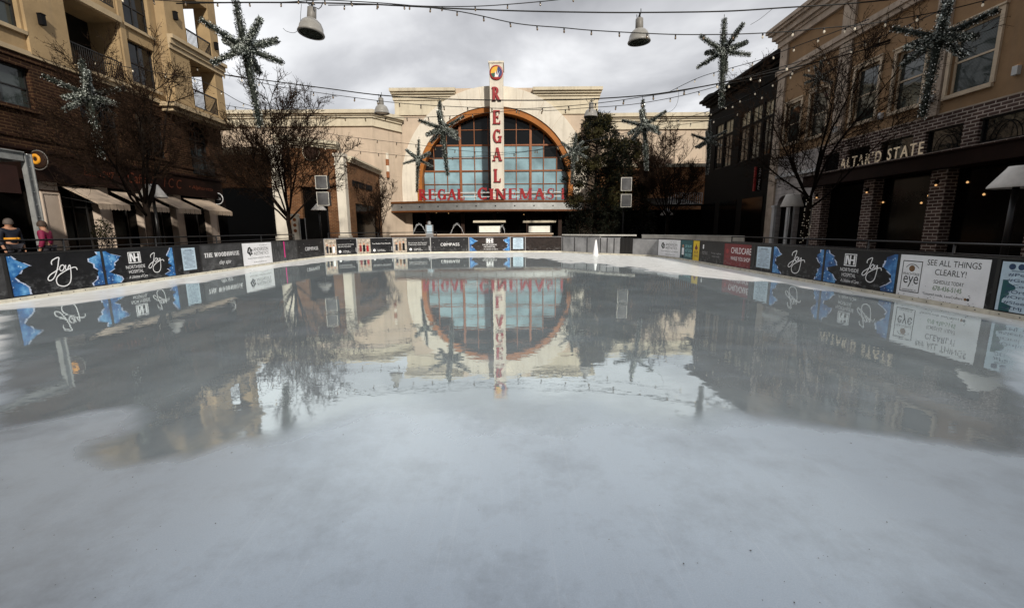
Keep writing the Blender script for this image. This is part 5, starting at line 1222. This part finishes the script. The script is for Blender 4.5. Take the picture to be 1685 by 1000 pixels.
# white training cone, gate and low wall behind the silver boards
c = at_z(980,420.0); hC_ = at_y(980,394.5,c.y).z
t = thing('training_cone', (c.x,c.y,0), 'tall slim white cone standing on the ice in front of the bare aluminium board', 'cone')
mb = MB(); mb.lathe((c.x,c.y,0),[(.26,0),(.26,.025),(.19,.03),(.16,.06),(.05,hC_*.93),(.03,hC_),(0,hC_)],24); mb.build('body', M['white'], t)
mb = MB(); mb.box(c.x-.24,c.x+.24,c.y-.24,c.y+.24,.002,.02); mb.build('foot', M['alu_light'], t)
c0,c1 = at_y(1056,388,28.0),at_x(1225,388,11.0)
t = thing('low_partition', (9.5,25,0), 'pale grey low partition running behind the boards at the right curve', 'partition')
P0,P1 = Vector((c0.x,28,0)),Vector((11.0,c1.y,0)); mb = MB(); d_ = (P1-P0).normalized(); nn_ = Vector((-d_.y,d_.x,0))*.05; zt = c0.z+.03
for k in range(5):
    a = P0+(P1-P0)*(k/5)+d_*.012; b = P0+(P1-P0)*((k+1)/5)-d_*.012; Z = lambda p,z: Vector((p.x,p.y,z))
    mb.hexa([Z(a,.05),Z(b,.05),Z(b+nn_,.05),Z(a+nn_,.05),Z(a,zt),Z(b,zt),Z(b+nn_,zt),Z(a+nn_,zt)])
mb.build('panels', M['alu_light'], t)
mb = MB(); mb.tube([P0+Vector((0,0,zt+.03)),P1+Vector((0,0,zt+.03))],.03,6); mb.build('rail', M['alu_light'], t)
# posts and top bar of the silver gate
t = thing('gate_frame', (4.9,26.2,0), 'dark gate posts with a pale top bar beside the white cone', 'gate')
mb = MB()
for px in (945,950.5,1019,1023):
    c = at_z(px,414 if px < 960 else 418.5); mb.tube([(c.x,c.y-.06,0),(c.x,c.y-.06,1.02)],.03,6)
mb.build('posts', M['black_paint'], t)
a,b,c = Vector((3.35,28.66,1.13)),Vector((5.3,25.95,1.13)),Vector((7.0,24.4,1.13)); mb = MB(); mb.tube([a,b,c],.045,8,smooth=False); mb.tube([b-Vector((0,0,.1)),b-Vector((0,0,1.1))],.05,8); mb.build('top_bar', M['alu_light'], t)
# black crowd railing behind the left and far boards
def fence(pts, label, h=1.32, m='black_paint', inf='black'):
    t = thing('railing', pts[0]+(0,), label, 'railing', 'crowd railings round the rink'); m_ = MB(); P = [Vector(p+(0,)) for p in pts]; pan = MB()
    for a,b in zip(P[:-1],P[1:]):
        m_.tube([a+Vector((0,0,h)),b+Vector((0,0,h))],.03,6); m_.tube([a+Vector((0,0,h-.22)),b+Vector((0,0,h-.22))],.018,5)
        L = (b-a).length; k = max(1,int(L/2.3)); d_ = (b-a).normalized(); nn_ = Vector((-d_.y,d_.x,0))*.01
        pan.hexa([a+nn_+Vector((0,0,.05)),b+nn_+Vector((0,0,.05)),b-nn_+Vector((0,0,.05)),a-nn_+Vector((0,0,.05)),a+nn_+Vector((0,0,h-.3)),b+nn_+Vector((0,0,h-.3)),b-nn_+Vector((0,0,h-.3)),a-nn_+Vector((0,0,h-.3))])
        for i in range(k+1 if b is P[-1] else k):
            p = a+(b-a)*i/k; post = MB(); post.tube([p,p+Vector((0,0,h))],.028,6); post.build('post', M[m], t)
    m_.build('rails', M[m], t); pan.build('infill', M[inf], t)
fence([(-12.9,6.0),(-12.9,12.5),(-12.9,19.0),(-12.9,25.8)], 'black railing with dark infill behind the left boards')
fence([(-12.0,28.5),(-9.5,31.0),(-5.5,32.0)], 'black railing with a pale top rail behind the far left corner', 1.36)
fence([(9.9,19.5),(9.9,12.0),(9.9,5.0)], 'low black railing behind the right boards', 1.12)

# street lamps with cone shades
def street_lamp(x,y,zb,zt,rb,rt,label,pole_r=.07):
    t = thing('street_lamp', (x,y,0), label, 'street lamp', 'street lamps with pale cone shades')
    m_ = MB(); m_.tube([(x,y,0),(x,y,zb+.1)],[pole_r*1.25,pole_r],10); m_.lathe((x,y,0),[(.22,0),(.22,.25),(.10,.45),(pole_r,.6)],14); m_.build('pole', M['black_paint'], t)
    m_ = MB(); m_.lathe((x,y,zb),[(rb,0),(rb,.05),(rt,zt-zb),(rt*.9,zt-zb+.04),(0,zt-zb+.05),(0,zt-zb+.02),(rt*.85,zt-zb),(rb*.94,.05),(rb,0)],28); m_.build('shade', M['shade'], t)
    m_ = MB(); m_.lathe((x,y,zb+.08),[(0,-.06),(.12,0),(.1,.22),(0,.25)],12); m_.build('lamp', M['lamp_shell'], t)
    return t
def lamp_px(pxc,ya,yb,wb,wt,Y,label):
    a = at_y(pxc,yb,Y); b = at_y(pxc,ya,Y); s = Y/FPX*1.0; return street_lamp(a.x,Y,a.z,b.z,wb*s/2,wt*s/2,label)
lamp_px(252,305,325,38,18,23.1,'street lamp with white cone shade in front of the cafe awnings')
lamp_px(525,336,346,23,8,40,'small street lamp with pale cone shade behind the left bare tree')
lamp_px(1097,344,354,20,7,41,'small street lamp with pale cone shade behind the bare tree right of the evergreens')
lamp_px(1303,321,340,32,20,24.5,'street lamp with rounded pale shade before the white arcade')
lamp_px(1672,276,309,66,28,11.4,'large street lamp with grey cone shade at the right edge')

# ------------------------------------------------------------------ trees
def bare_tree(base, H, crown_r, seed, label, trunk_h=2.3, r0=.14, limbs=7, dens=1.0, lean=(0,0), tw=.0095, spread=1.0):
    rs = random.Random(seed); base = Vector(base); t = thing('bare_tree', base, label, 'tree', 'trees round the square')
    tr = MB(); cr = MB(); L0 = H-trunk_h
    top = base+Vector((lean[0],lean[1],trunk_h)); pts = [base+(top-base)*k/4+Vector((rs.uniform(-.04,.04),rs.uniform(-.04,.04),0)) for k in range(5)]
    tr.tube(pts,[r0*1.35,r0*1.05,r0*.98,r0*.93,r0*.9],10)
    def rv(a): return Vector((rs.gauss(0,a),rs.gauss(0,a),rs.gauss(0,a)))
    def path(p, d, L, n, up, wob):
        out = [p.copy()]; d = d.normalized()
        for k in range(n):
            d = (d+Vector((0,0,up))+rv(wob)).normalized(); p = p+d*(L/n); out.append(p.copy())
        return out
    def pt_on(P, f): x = f*(len(P)-1); i = min(int(x),len(P)-2); return P[i].lerp(P[i+1],x-i), (P[i+1]-P[i]).normalized()
    def side(d, ang):
        q = rv(1); q = (q-d*q.dot(d)).normalized(); return (d*math.cos(ang)+q*math.sin(ang)).normalized()
    for i in range(limbs):
        az = 2*math.pi*(i+rs.uniform(-.25,.25))/limbs; tilt = R(rs.uniform(18,52))*spread if i else R(6)
        reach = min(L0*rs.uniform(.85,1.02)/max(.45,math.cos(tilt*.75)), crown_r/max(.2,math.sin(tilt))*rs.uniform(.85,1.08)) 
        p0,_ = pt_on(pts, rs.uniform(.72,1.0)); d = Vector((math.cos(az)*math.sin(tilt),math.sin(az)*math.sin(tilt),math.cos(tilt)))
        P = path(p0,d,reach,8,.035,.075); tr.tube(P,[r0*.50*(1-.86*k/8) for k in range(9)],7)
        nb = int(11*dens)
        for j in range(nb):
            f = .22+.78*(j+rs.random())/nb; q,dd = pt_on(P,min(f,.99)); Lb = reach*(.50-.27*f)*rs.uniform(.7,1.25)
            B = path(q,side(dd,R(rs.uniform(28,62))),Lb,5,.06,.10); tr.tube(B,[r0*.17*(1-.75*k/5) for k in range(6)],4,False) if Lb > .9 else cr.tube(B,[.022*(1-.6*k/5) for k in range(6)],3,False)
            nt = int(9*dens)
            for k in range(nt):
                f2 = .15+.85*(k+rs.random())/nt; q2,d2 = pt_on(B,min(f2,.99)); Lt = Lb*rs.uniform(.32,.6)*(1.1-.5*f2)
                Tg = path(q2,side(d2,R(rs.uniform(25,60))),Lt,3,.10,.13); cr.tube(Tg,[tw*1.15,tw,tw*.8,tw*.5],3,False)
                for m_ in range(int(5*dens)):
                    q3,d3 = pt_on(Tg,rs.uniform(.15,.98)); E_ = path(q3,side(d3,R(rs.uniform(25,65))),rs.uniform(.18,.5),2,.12,.15); cr.tube(E_,[tw*.75,tw*.65,tw*.35],3,False)
                    for z_ in range(3):
                        c_ = E_[rs.randint(1,2)]+rv(.03); s_ = rs.uniform(.018,.04); a_ = rv(1).normalized()*s_; b_ = rv(1).normalized()*s_; cr.face([c_-a_,c_+b_,c_+a_])
    o = tr.build('trunk', M['bark'], t); cr.build('crown', M['twig'], t); return t, pts
T1 = at_x(247,384,-15.8)
bare_tree((T1.x,T1.y,0), 9.3, 3.3, 21, 'large bare tree at the left in front of the cafe and apartment building', 2.9, .125, 8, 1.12)
T2_ = at_y(477,385,30.5); bare_tree((T2_.x,30.5,0), 10.4, 4.3, 5, 'wide bare tree in front of the brick shop behind the left loudspeakers', 2.9, .14, 10, 1.3, tw=.015)
T3_ = at_y(624,385,52); bare_tree((T3_.x,52,0), 7.4, 2.9, 9, 'small bare bushy tree before the left end of the cinema canopy', 1.6, .10, 7, .85, tw=.02)
T4_ = at_y(1098,385,39); bare_tree((T4_.x,39,0), 10.3, 3.4, 31, 'bare tree in front of the rusty brick building right of the evergreens', 2.6, .13, 9, 1.15, tw=.016)
T5_ = at_y(1323,384,22.5); t5,p5 = bare_tree((T5_.x,22.5,0), 10.6, 3.7, 44, 'bare tree with tiny lights round its trunk in front of the white arcade', 3.0, .115, 9, 1.1, lean=(.15,0))
bare_tree((17.0,11.2,0), 9.6, 2.7, 57, 'bare tree at the right edge with only twigs showing in front of the tan building', 3.0, .14, 8, 1.0)
rs = random.Random(8); mb = MB()
for k in range(70):
    z = rs.uniform(.7,3.0); a = rs.uniform(0,6.28); x = T5_.x+.15*z/3; mb.lathe((x+.19*math.cos(a),22.5+.19*math.sin(a),z),[(0,-.022),(.022,0),(0,.022)],5)
mb.build('trunk_lights', M['bulb_glass'], t5)

def evergreen(base, H, rad, seed, label, n=9000):
    rs = random.Random(seed); base = Vector(base); t = thing('evergreen_tree', base, label, 'tree', 'trees round the square')
    tr = MB(); tr.tube([base+Vector((0,0,z)) for z in (0,H*.3,H*.6,H*.85)],[.22,.17,.1,.04],8); cr = MB()
    clumps = []
    for i in range(300):
        f = rs.random()**.8; z = .6+f*(H-1.0); prof = math.sin(math.pi*min(1,.13+.87*(1-f)**.75)*.62+.35) if f > .25 else .78+.9*f
        rr_ = rad*(.88+.12*math.sin(f*9+seed))*(1.0 if f < .5 else math.sqrt(max(.02,1-((f-.5)/.52)**2))*.97); a = rs.uniform(0,6.28); q = rr_*math.sqrt(rs.uniform(.12,1.0))
        clumps.append((base+Vector((q*math.cos(a),q*math.sin(a),z)), rs.uniform(.45,.95)*(1-.35*f), rs.random()))
        if i % 4 == 0: tr.tube([base+Vector((0,0,max(.5,z-.8))), clumps[-1][0]],[.05,.015],4,False)
    per = n//len(clumps)
    for c,s,k in clumps:
        cr.cur = 1 if k > .62 and c.z > base.z+H*.3 else 0  # some upper clumps get paler leaves to stand for sunlit foliage
        for j in range(per):
            d = Vector((rs.gauss(0,1),rs.gauss(0,1),rs.gauss(0,.8))); d.normalize(); p = c+d*s*rs.uniform(.35,1.15)
            w = rs.uniform(.055,.115); a = Vector((rs.gauss(0,1),rs.gauss(0,1),rs.gauss(0,1))).normalized(); b = d.cross(a)
            if b.length < .1: continue
            b.normalize(); a = (a+d*.7).normalized(); cr.face([p-b*w*.5,p+a*w*1.8,p+b*w*.5,p-a*w*.7])
    tr.build('trunk', M['bark'], t)
    # loose twigs breaking the outline
    tw = MB()
    for c,s,k in clumps:
        for j in range(3):
            d = Vector((rs.gauss(0,.6),rs.gauss(0,.6),abs(rs.gauss(.6,.5)))).normalized(); e = c+d*s*rs.uniform(1.1,1.7); tw.tube([c,e],[.02,.008],3,False)
    tw.build('twigs', M['twig'], t)
    cr.build('crown', [M['leaf_dark'],M['leaf_light']], t)
e_ = at_y(978,388,42); evergreen((e_.x,42,0), 12.3, 3.3, 3, 'tall dense evergreen tree hiding the right end of the cinema letters', 30000)
e_ = at_y(1030,388,44); evergreen((e_.x,44,0), 10.4, 2.9, 13, 'shorter evergreen tree behind the right loudspeakers', 22000)

def shrub(base, w, h, seed, label):
    rs = random.Random(seed); base = Vector(base); t = thing('potted_shrub', base, label, 'plant')
    m_ = MB(); m_.lathe(base,[(.22,0),(.30,.5),(.33,.52),(.33,.56),(.27,.56),(.25,.5),(0,.5)],16); m_.build('pot', M['dark_brown'], t)
    m_ = MB()
    for k in range(900):
        d = Vector((rs.gauss(0,1),rs.gauss(0,1),rs.gauss(0,1))).normalized()*rs.random()**.4; p = base+Vector((d.x*w/2,d.y*w/2,.5+h/2+d.z*h/2)); s = rs.uniform(.03,.07); a = Vector((rs.gauss(0,1),rs.gauss(0,1),rs.gauss(0,1))).normalized()*s; b = Vector((rs.gauss(0,1),rs.gauss(0,1),rs.gauss(0,1))).normalized()*s*.6
        m_.cur = 1 if rs.random() < .25 else 0; m_.face([p-a,p+b,p+a,p-b])
    m_.build('foliage', [M['leaf_dark'],M['leaf_light']], t)
s_ = at_x(170,386,-19.6); shrub((s_.x,s_.y,0), .9, 1.7, 4, 'dark round potted shrub by the second cafe pilaster')

# ------------------------------------------------------------------ hanging starburst decorations
def star_proto():
    rs = random.Random(77); t = thing('starburst_decoration', (0,0,0), 'x', 'decoration', 'starburst decorations hung over the rink')
    arms = [(Vector((0,0,-1)),3.5,.29),(Vector((0,0,1)),2.0,.27)]
    for k in range(8):
        a = 2*math.pi*k/8+.2; el = R(24 if k%2 else -22); arms.append((Vector((math.cos(a)*math.cos(el),math.sin(a)*math.cos(el),math.sin(el))),1.9 if k%2 else 1.7,.225))
    core = MB(); g = MB()
    for d,L,r in arms:
        core.tube([d*.05,d*L*.97],[r*.62,r*.30],7)
        a = d.orthogonal().normalized(); b = d.cross(a); n = int(420*L)
        for k in range(n):
            f = rs.random(); ph = rs.uniform(0,6.28); rad = r*(1-.45*f)*rs.uniform(.62,1.08); o = a*math.cos(ph)+b*math.sin(ph); p = d*(f*L)+o*rad
            s = rs.uniform(.035,.075); q = (o+Vector((rs.gauss(0,.8),rs.gauss(0,.8),rs.gauss(0,.8)))).normalized(); w = q.cross(d)
            if w.length < .05: continue
            w = w.normalized(); g.cur = 1 if rs.random() < .36 else 0; g.face([p-w*s*.45,p+q*s*1.3,p+w*s*.45,p-q*s*.5])
    core.build('arm_core', M['tinsel_green'], t); g.build('tinsel', [M['tinsel_green'],M['tinsel_silver']], t)
    fl = MB()
    for d,L,r in arms:
        a = d.orthogonal().normalized(); b = d.cross(a)
        for k in range(int(16*L)):
            f = rs.random(); ph = rs.uniform(0,6.28); p = d*(f*L)+(a*math.cos(ph)+b*math.sin(ph))*r*(1-.45*f)*1.05; fl.lathe(p,[(0,-.018),(.018,0),(0,.018)],5)
    o = fl.build('fairy_lights', M['bulb_white'], t); o['kind'] = 'stuff'
    h = MB(); h.tube([(0,0,1.9),(0,0,2.25)],.02,5); h.build('hanger', M['cable'], t)
    return t
M['bulb_white'] = mat('bulb_white', (.8,.82,.8), .3, 0, emit=(1,.98,.92), estr=.3)
proto = star_proto()
stars = [(403,80,21.5,.0,.98,'largest tinsel starburst, against the sky beside the left building'),
 (1190,85,26,.5,.88,'tinsel starburst against the sky right of the pendant floodlight, above the dark building'),
 (1545,62,16.8,.9,.80,'tinsel starburst hanging before the tan stucco windows at the right'),
 (728,212,33,1.3,.97,'tinsel starburst in front of the left part of the cinema arch'),
 (688,262,41,.35,.86,'small tinsel starburst at the left foot of the cinema arch'),
 (1060,207,35,.25,.97,'tinsel starburst in front of the cream wing above the right loudspeakers'),
 (945,250,35.5,.75,.72,'small tinsel starburst in front of the tall evergreen tree'),
 (1166,231,38,1.1,.80,'small tinsel starburst in front of the dark building corner'),
 (146,158,18.4,.6,.70,'dim tinsel starburst tangled in the large bare tree at the left'),
 (1348,128,23.2,.15,.42,'tiny tinsel starburst in the crown of the bare tree at the right')]
star_top = []
for i,(px,pyy,Y,rz,sc,lab) in enumerate(stars):
    o = proto if i == 0 else copy_tree(proto); c = at_y(px,pyy,Y); o.matrix_world = Matrix.Identity(4)
    o.location = c; o.rotation_euler = (R([3,-4,5,-3,6,-5,4,-6,2,3][i]), R([-4,5,2,4,-5,3,-3,4,6,-2][i]), rz+R(17*i)); o.scale = (sc,sc,sc); o['label'] = lab; star_top.append((c, sc))

# ------------------------------------------------------------------ pendant floodlights
def pendant_proto():
    t = thing('pendant_floodlight', (0,0,0), 'x', 'floodlight', 'pendant floodlights hung over the rink')
    m_ = MB(); m_.lathe((0,0,0),[(.60,0),(.62,.03),(.62,.09),(.58,.12),(.56,.30),(.46,.52),(.30,.66),(.21,.70)],32); m_.build('dome', M['lamp_shell'], t)
    m_ = MB(); m_.lathe((0,0,.70),[(.21,0),(.22,.02),(.21,.50),(.16,.54),(0,.54)],20); m_.build('ballast_housing', M['lamp_grey'], t)
    m_ = MB(); m_.lathe((0,0,.02),[(0,.02),(.30,.0),(.585,.012)],28); m_.build('lens', M['lamp_lens'], t)
    m_ = MB(); m_.lathe((0,0,-.01),[(.55,0),(.63,-.01),(.645,.03),(.63,.06),(.60,.05)],32); m_.build('rim_ring', M['lamp_grey'], t)
    m_ = MB(); m_.tube([(0,0,1.22),(.0,0,1.34)],.07,8); m_.tube([(-.14,0,1.40),(.14,0,1.40)],.03,6); m_.tube([(0,0,1.34),(.0,0,1.5)],.03,6)
    m_.tube([(.10,0,1.30),(.3,0,1.24),(.42,0,1.38),(.5,0,1.62)],.022,5); m_.tube([(-.10,0,1.32),(-.25,0,1.42),(-.24,0,1.62)],.022,5); m_.build('hanger', M['cable'], t)
    return t
pp = pendant_proto()
for i,(px,yb,w,Y,rz,lab) in enumerate(((512,56,42,21.5,.3,'large grey pendant floodlight at the upper left beside the biggest starburst'),(1051.5,70,37,24.5,1.6,'large grey pendant floodlight at the upper right with a light string across it'),
        (628.5,187,25.5,34,2.2,'small pendant floodlight above the left wing of the cinema'),(972,192.5,23.5,36,2.9,'small pendant floodlight above the evergreen tree at the right of the arch'))):
    o = pp if i == 0 else copy_tree(pp); c = at_y(px,yb,Y); s = w*(Y/ (FPX*1.0))*0.92/1.29; o.location = c; o.rotation_euler = (R(-2),R(6 if i==0 else -2),rz); o.scale = (s,s,s); o['label'] = lab

# ------------------------------------------------------------------ overhead wires and strings of bulbs
bulb_me = None
M['bulb_clear'] = mat('bulb_clear', (.16,.115,.07), .12, 0.0, spec=.8)
def bulb_mesh(g_):
    m_ = MB(); m_.cur = 0; m_.lathe((0,0,-.10),[(0,.11),(.032,.10),(.036,.02),(.030,0)],8); m_.cur = 1; m_.lathe((0,0,-.22),[(0,0),(.030,.015),(.045,.055),(.040,.09),(.027,.125)],8)
    o = m_.build('bulb', [M['cable'],g_]); me = o.data; bpy.data.objects.remove(o); return me
bulb_dim = bulb_mesh(M['bulb_clear']); bulb_lit = bulb_mesh(M['bulb_glass'])
def wire(px, Y, label, bulbs=0, step=None, rad=.02, name=None, Y2=None):
    """px: photo points along a wire hanging in the vertical plane at depth Y (to Y2 at its right end)"""
    n = len(px); Yf = (lambda i: Y+(Y2-Y)*i/(n-1)) if Y2 else (lambda i: Y)
    P = smooth_line([at_y(x,y_,Yf(i)) for i,(x,y_) in enumerate(px)], 6)
    t = thing('string_lights' if bulbs else 'overhead_cable', P[0], label, 'string lights' if bulbs else 'cable', 'light strings over the rink' if bulbs else 'cables over the rink')
    m_ = MB(); m_.tube(P,rad,5,smooth=True); m_.build('wire', M['cable'], t)
    if bulbs:
        acc = 0; nxt = step*.5; cnt = 0
        for a,b in zip(P[:-1],P[1:]):
            L = (b-a).length
            while nxt <= acc+L and cnt < 98:
                p = a.lerp(b,(nxt-acc)/L); lit = p.x > 9.5 and p.y < 40 or p.x < -17; o = bpy.data.objects.new('bulb', bulb_lit if lit else bulb_dim); COL.objects.link(o); o.parent = t; o.location = p-P[0]+Vector((0,0,-.005)); o.scale = (bulbs*.8,)*3; o.rotation_euler = (random.uniform(-.2,.2),random.uniform(-.2,.2),0); nxt += step; cnt += 1
            acc += L
    return t
wire([(290,6),(400,4.5),(511,5),(600,7),(660,10),(760,15),(860,18.5),(960,20.5),(1051,21),(1190,19),(1290,13),(1400,6),(1500,-4)],22.5,'thick black cable across the top of the photo carrying the big floodlights',rad=.032)
wire([(120,-12),(250,0),(340,4),(420,4.2),(480,3.5),(560,-3)],21.2,'string of bulbs at the very top left beside the largest starburst',1.15,1.42)
wire([(470,-2),(560,1.5),(660,8),(760,20),(850,39),(927,46),(970,50),(1040,54),(1110,57),(1190,57),(1250,55),(1300,52),(1350,47),(1425,40),(1500,28),(1570,14),(1640,-4)],20.5,'string of bulbs sagging across the middle of the sky and over the tan facade',1.15,1.15,Y2=18.2)
wire([(540,9),(640,8.5),(720,11),(800,10),(900,2),(960,-6)],21.8,'string of bulbs at the top centre of the photo',1.15,1.5)
wire([(180,86),(260,103),(356,121),(450,134),(540,146),(628,157),(730,163),(820,165),(900,165),(972,163),(1060,157),(1130,147),(1190,136),(1270,119),(1350,101),(1464,71)],34.5,'long cable carrying the small floodlights in front of the cinema',rad=.035,Y2=23)
wire([(356,122),(400,129),(450,141),(500,149),(540,155),(640,168),(700,173),(780,177),(860,179),(930,175),(1000,168),(1060,159),(1120,150),(1200,133),(1280,112),(1360,88),(1440,62)],34.0,'string of bulbs just below the long cable in front of the cinema',1.5,1.6,Y2=22)
wire([(345,169),(400,178),(460,187),(520,191),(580,194),(660,194),(740,191),(860,181),(905,182),(960,178),(1040,172),(1120,158),(1190,140),(1250,128),(1330,110)],38.0,'string of bulbs along the cinema wing cornices',1.5,1.7,Y2=27)
wire([(420,205),(500,213),(565,224),(640,233),(700,240),(760,248),(830,251),(900,245),(960,233),(1040,221),(1110,207),(1180,196),(1240,175)],44,'lower string of bulbs across the cinema arch',1.6,1.9,Y2=38)
wire([(520,240),(600,250),(660,256),(720,259),(790,257),(850,252),(920,240),(1000,225),(1090,205),(1160,185),(1230,165),(1300,140)],46,'lowest string of bulbs across the blue panes of the arch',1.6,2.0,Y2=34)
wire([(0,20),(60,45),(110,66),(180,86),(250,100),(330,112)],20.5,'string of bulbs across the cream stucco at the left',1.15,1.5,Y2=31)
wire([(0,62),(80,80),(170,103),(260,120),(330,133),(395,168),(420,176)],20.5,'second string of bulbs over the large bare tree at the left',1.15,1.5,Y2=32)
wire([(1160,190),(1200,172),(1240,152),(1290,128),(1340,108),(1400,82),(1480,48),(1560,12)],36,'string of bulbs climbing from the dark building across the tan facade',1.3,1.5,Y2=18.5)
wire([(1100,152),(1150,128),(1200,113),(1250,99),(1300,80),(1360,58),(1430,32)],34,'upper string of bulbs running from the sky to the tan facade cornice',1.3,1.5,Y2=21)
wire([(466,47),(472,52),(485,54),(493,44),(495,20),(496,7)],21.5,'thin loose lead drooping from the largest starburst',rad=.010)
wire([(1235,41),(1250,32),(1265,20),(1272,14)],23.5,'thin lead from the right starburst up to the cable',rad=.010)
wire([(1098,186),(1108,180),(1115,168),(1117,150)],34.5,'thin lead hanging by the starburst before the right wing',rad=.012)

# ------------------------------------------------------------------ people behind the left boards
def person(base, face_az, h, jacket, label, hair, beanie=False):
    t = thing('person', base, label, 'person'); s = h/1.7; base = Vector(base); q = Matrix.Rotation(face_az,3,'Z')
    def W(x,y,z): return base+q@Vector((x*s,y*s,z*s))
    verts = [(0,0,.95),(0,0,1.15),(0,.0,1.36),(0,.0,1.46),(0,.02,1.53),(0,.03,1.60),
             (.09,0,.90),(.10,.02,.50),(.10,-.02,.09),(.10,.12,.03),(-.09,0,.90),(-.10,.02,.50),(-.10,-.02,.09),(-.10,.12,.03),
             (.18,0,1.38),(.23,-.02,1.12),(.235,.05,.92),(.22,.09,.80),(-.18,0,1.38),(-.23,-.02,1.12),(-.235,.05,.92),(-.22,.09,.80)]
    edges = [(0,1),(1,2),(2,3),(3,4),(4,5),(0,6),(6,7),(7,8),(8,9),(0,10),(10,11),(11,12),(12,13),(2,14),(14,15),(15,16),(16,17),(2,18),(18,19),(19,20),(20,21)]
    rad = [.15,.135,.155,.06,.085,.092,.095,.065,.045,.04,.095,.065,.045,.04,.07,.05,.038,.035,.07,.05,.038,.035]
    def skin(name, vi, grow, m, lev=2):
        idx = {v:i for i,v in enumerate(vi)}; me_ = bpy.data.meshes.new(name); me_.from_pydata([W(*verts[v]) for v in vi],[(idx[a],idx[b]) for a,b in edges if a in idx and b in idx],[])
        o = bpy.data.objects.new(name, me_); COL.objects.link(o); md = o.modifiers.new('s','SKIN')
        for i,v in enumerate(vi): r_ = (rad[v]+grow)*s; me_.skin_vertices[0].data[i].radius = (r_,r_*(.78 if v in (0,1,2) else 1)); me_.skin_vertices[0].data[i].use_root = (i == 0)
        sb_ = o.modifiers.new('b','SUBSURF'); sb_.levels = lev; sb_.render_levels = lev; bpy.context.view_layer.update()
        me2 = bpy.data.meshes.new_from_object(o.evaluated_get(bpy.context.evaluated_depsgraph_get())); bpy.data.objects.remove(o); me2.materials.clear(); me2.materials.append(m)
        for p in me2.polygons: p.use_smooth = True
        o2 = bpy.data.objects.new(name, me2); COL.objects.link(o2); me2.transform(WORLD[t].inverted()); o2.parent = t; WORLD[o2] = WORLD[t]; return o2
    skin('body', list(range(len(verts))), 0, M['skin']); skin('jacket', [0,1,2,14,15,16,18,19,20], .022, jacket); skin('trousers', [0,6,7,8,10,11,12], .014, M['trousers'])
    m_ = MB()
    c = W(0,.025,1.60)
    m_.lathe(c,[(.0,.125*s),(.06*s,.112*s),(.10*s,.06*s),(.112*s,.0),(.108*s,-.05*s)],16); m_.build('hat' if beanie else 'hair', hair, t)
    for x in (-.035,.035): m_ = MB(); m_.lathe(W(x,.112,1.615),[(0,-.012),(.012,0),(0,.012)],6); m_.build('eye', M['ink'], t)
    m_ = MB(); m_.hexa([W(-.012,.105,1.57),W(.012,.105,1.57),W(.012,.13,1.57),W(-.012,.13,1.57),W(-.008,.105,1.61),W(.008,.105,1.61),W(.008,.115,1.61),W(-.008,.115,1.61)]); m_.build('nose', M['skin'], t)
    m_ = MB(); 
    for a in range(2):
        for k in range(5):
            b0 = W((.22 if a else -.22),.09+(k-2)*.018,.785); L = [.05,.07,.075,.07,.055][k]; m_.tube([b0,b0+q@Vector((0,.004,-L*.6*s)),b0+q@Vector((0,.02*s,-L*s))],[.010*s,.009*s,.007*s],5)
    m_.build('fingers', M['skin'], t)
    return t
p = at_x(70,367,-15.7); person((p.x,p.y,0), R(115), p.z+.06, M['jacket_pink'], 'person in a magenta jacket standing by the white steel post', M['hair'])
p = at_x(12,366,-17.2); tt = person((p.x,p.y,0), R(-100), p.z+.12, M['jacket_navy'], 'person in a dark jacket and yellow scarf at the left edge behind the boards', M['hair_grey'])
w = WORLD[tt].translation; m_ = MB(); s_ = (p.z+.12)/1.7
m_.tube([w+Vector((.205*math.cos(a),.17*math.sin(a),1.13*s_)) for a in [2*math.pi*k/20 for k in range(21)]],.045,6); m_.build('yellow_band', M['donut'], tt)
bpy.context.view_layer.update()
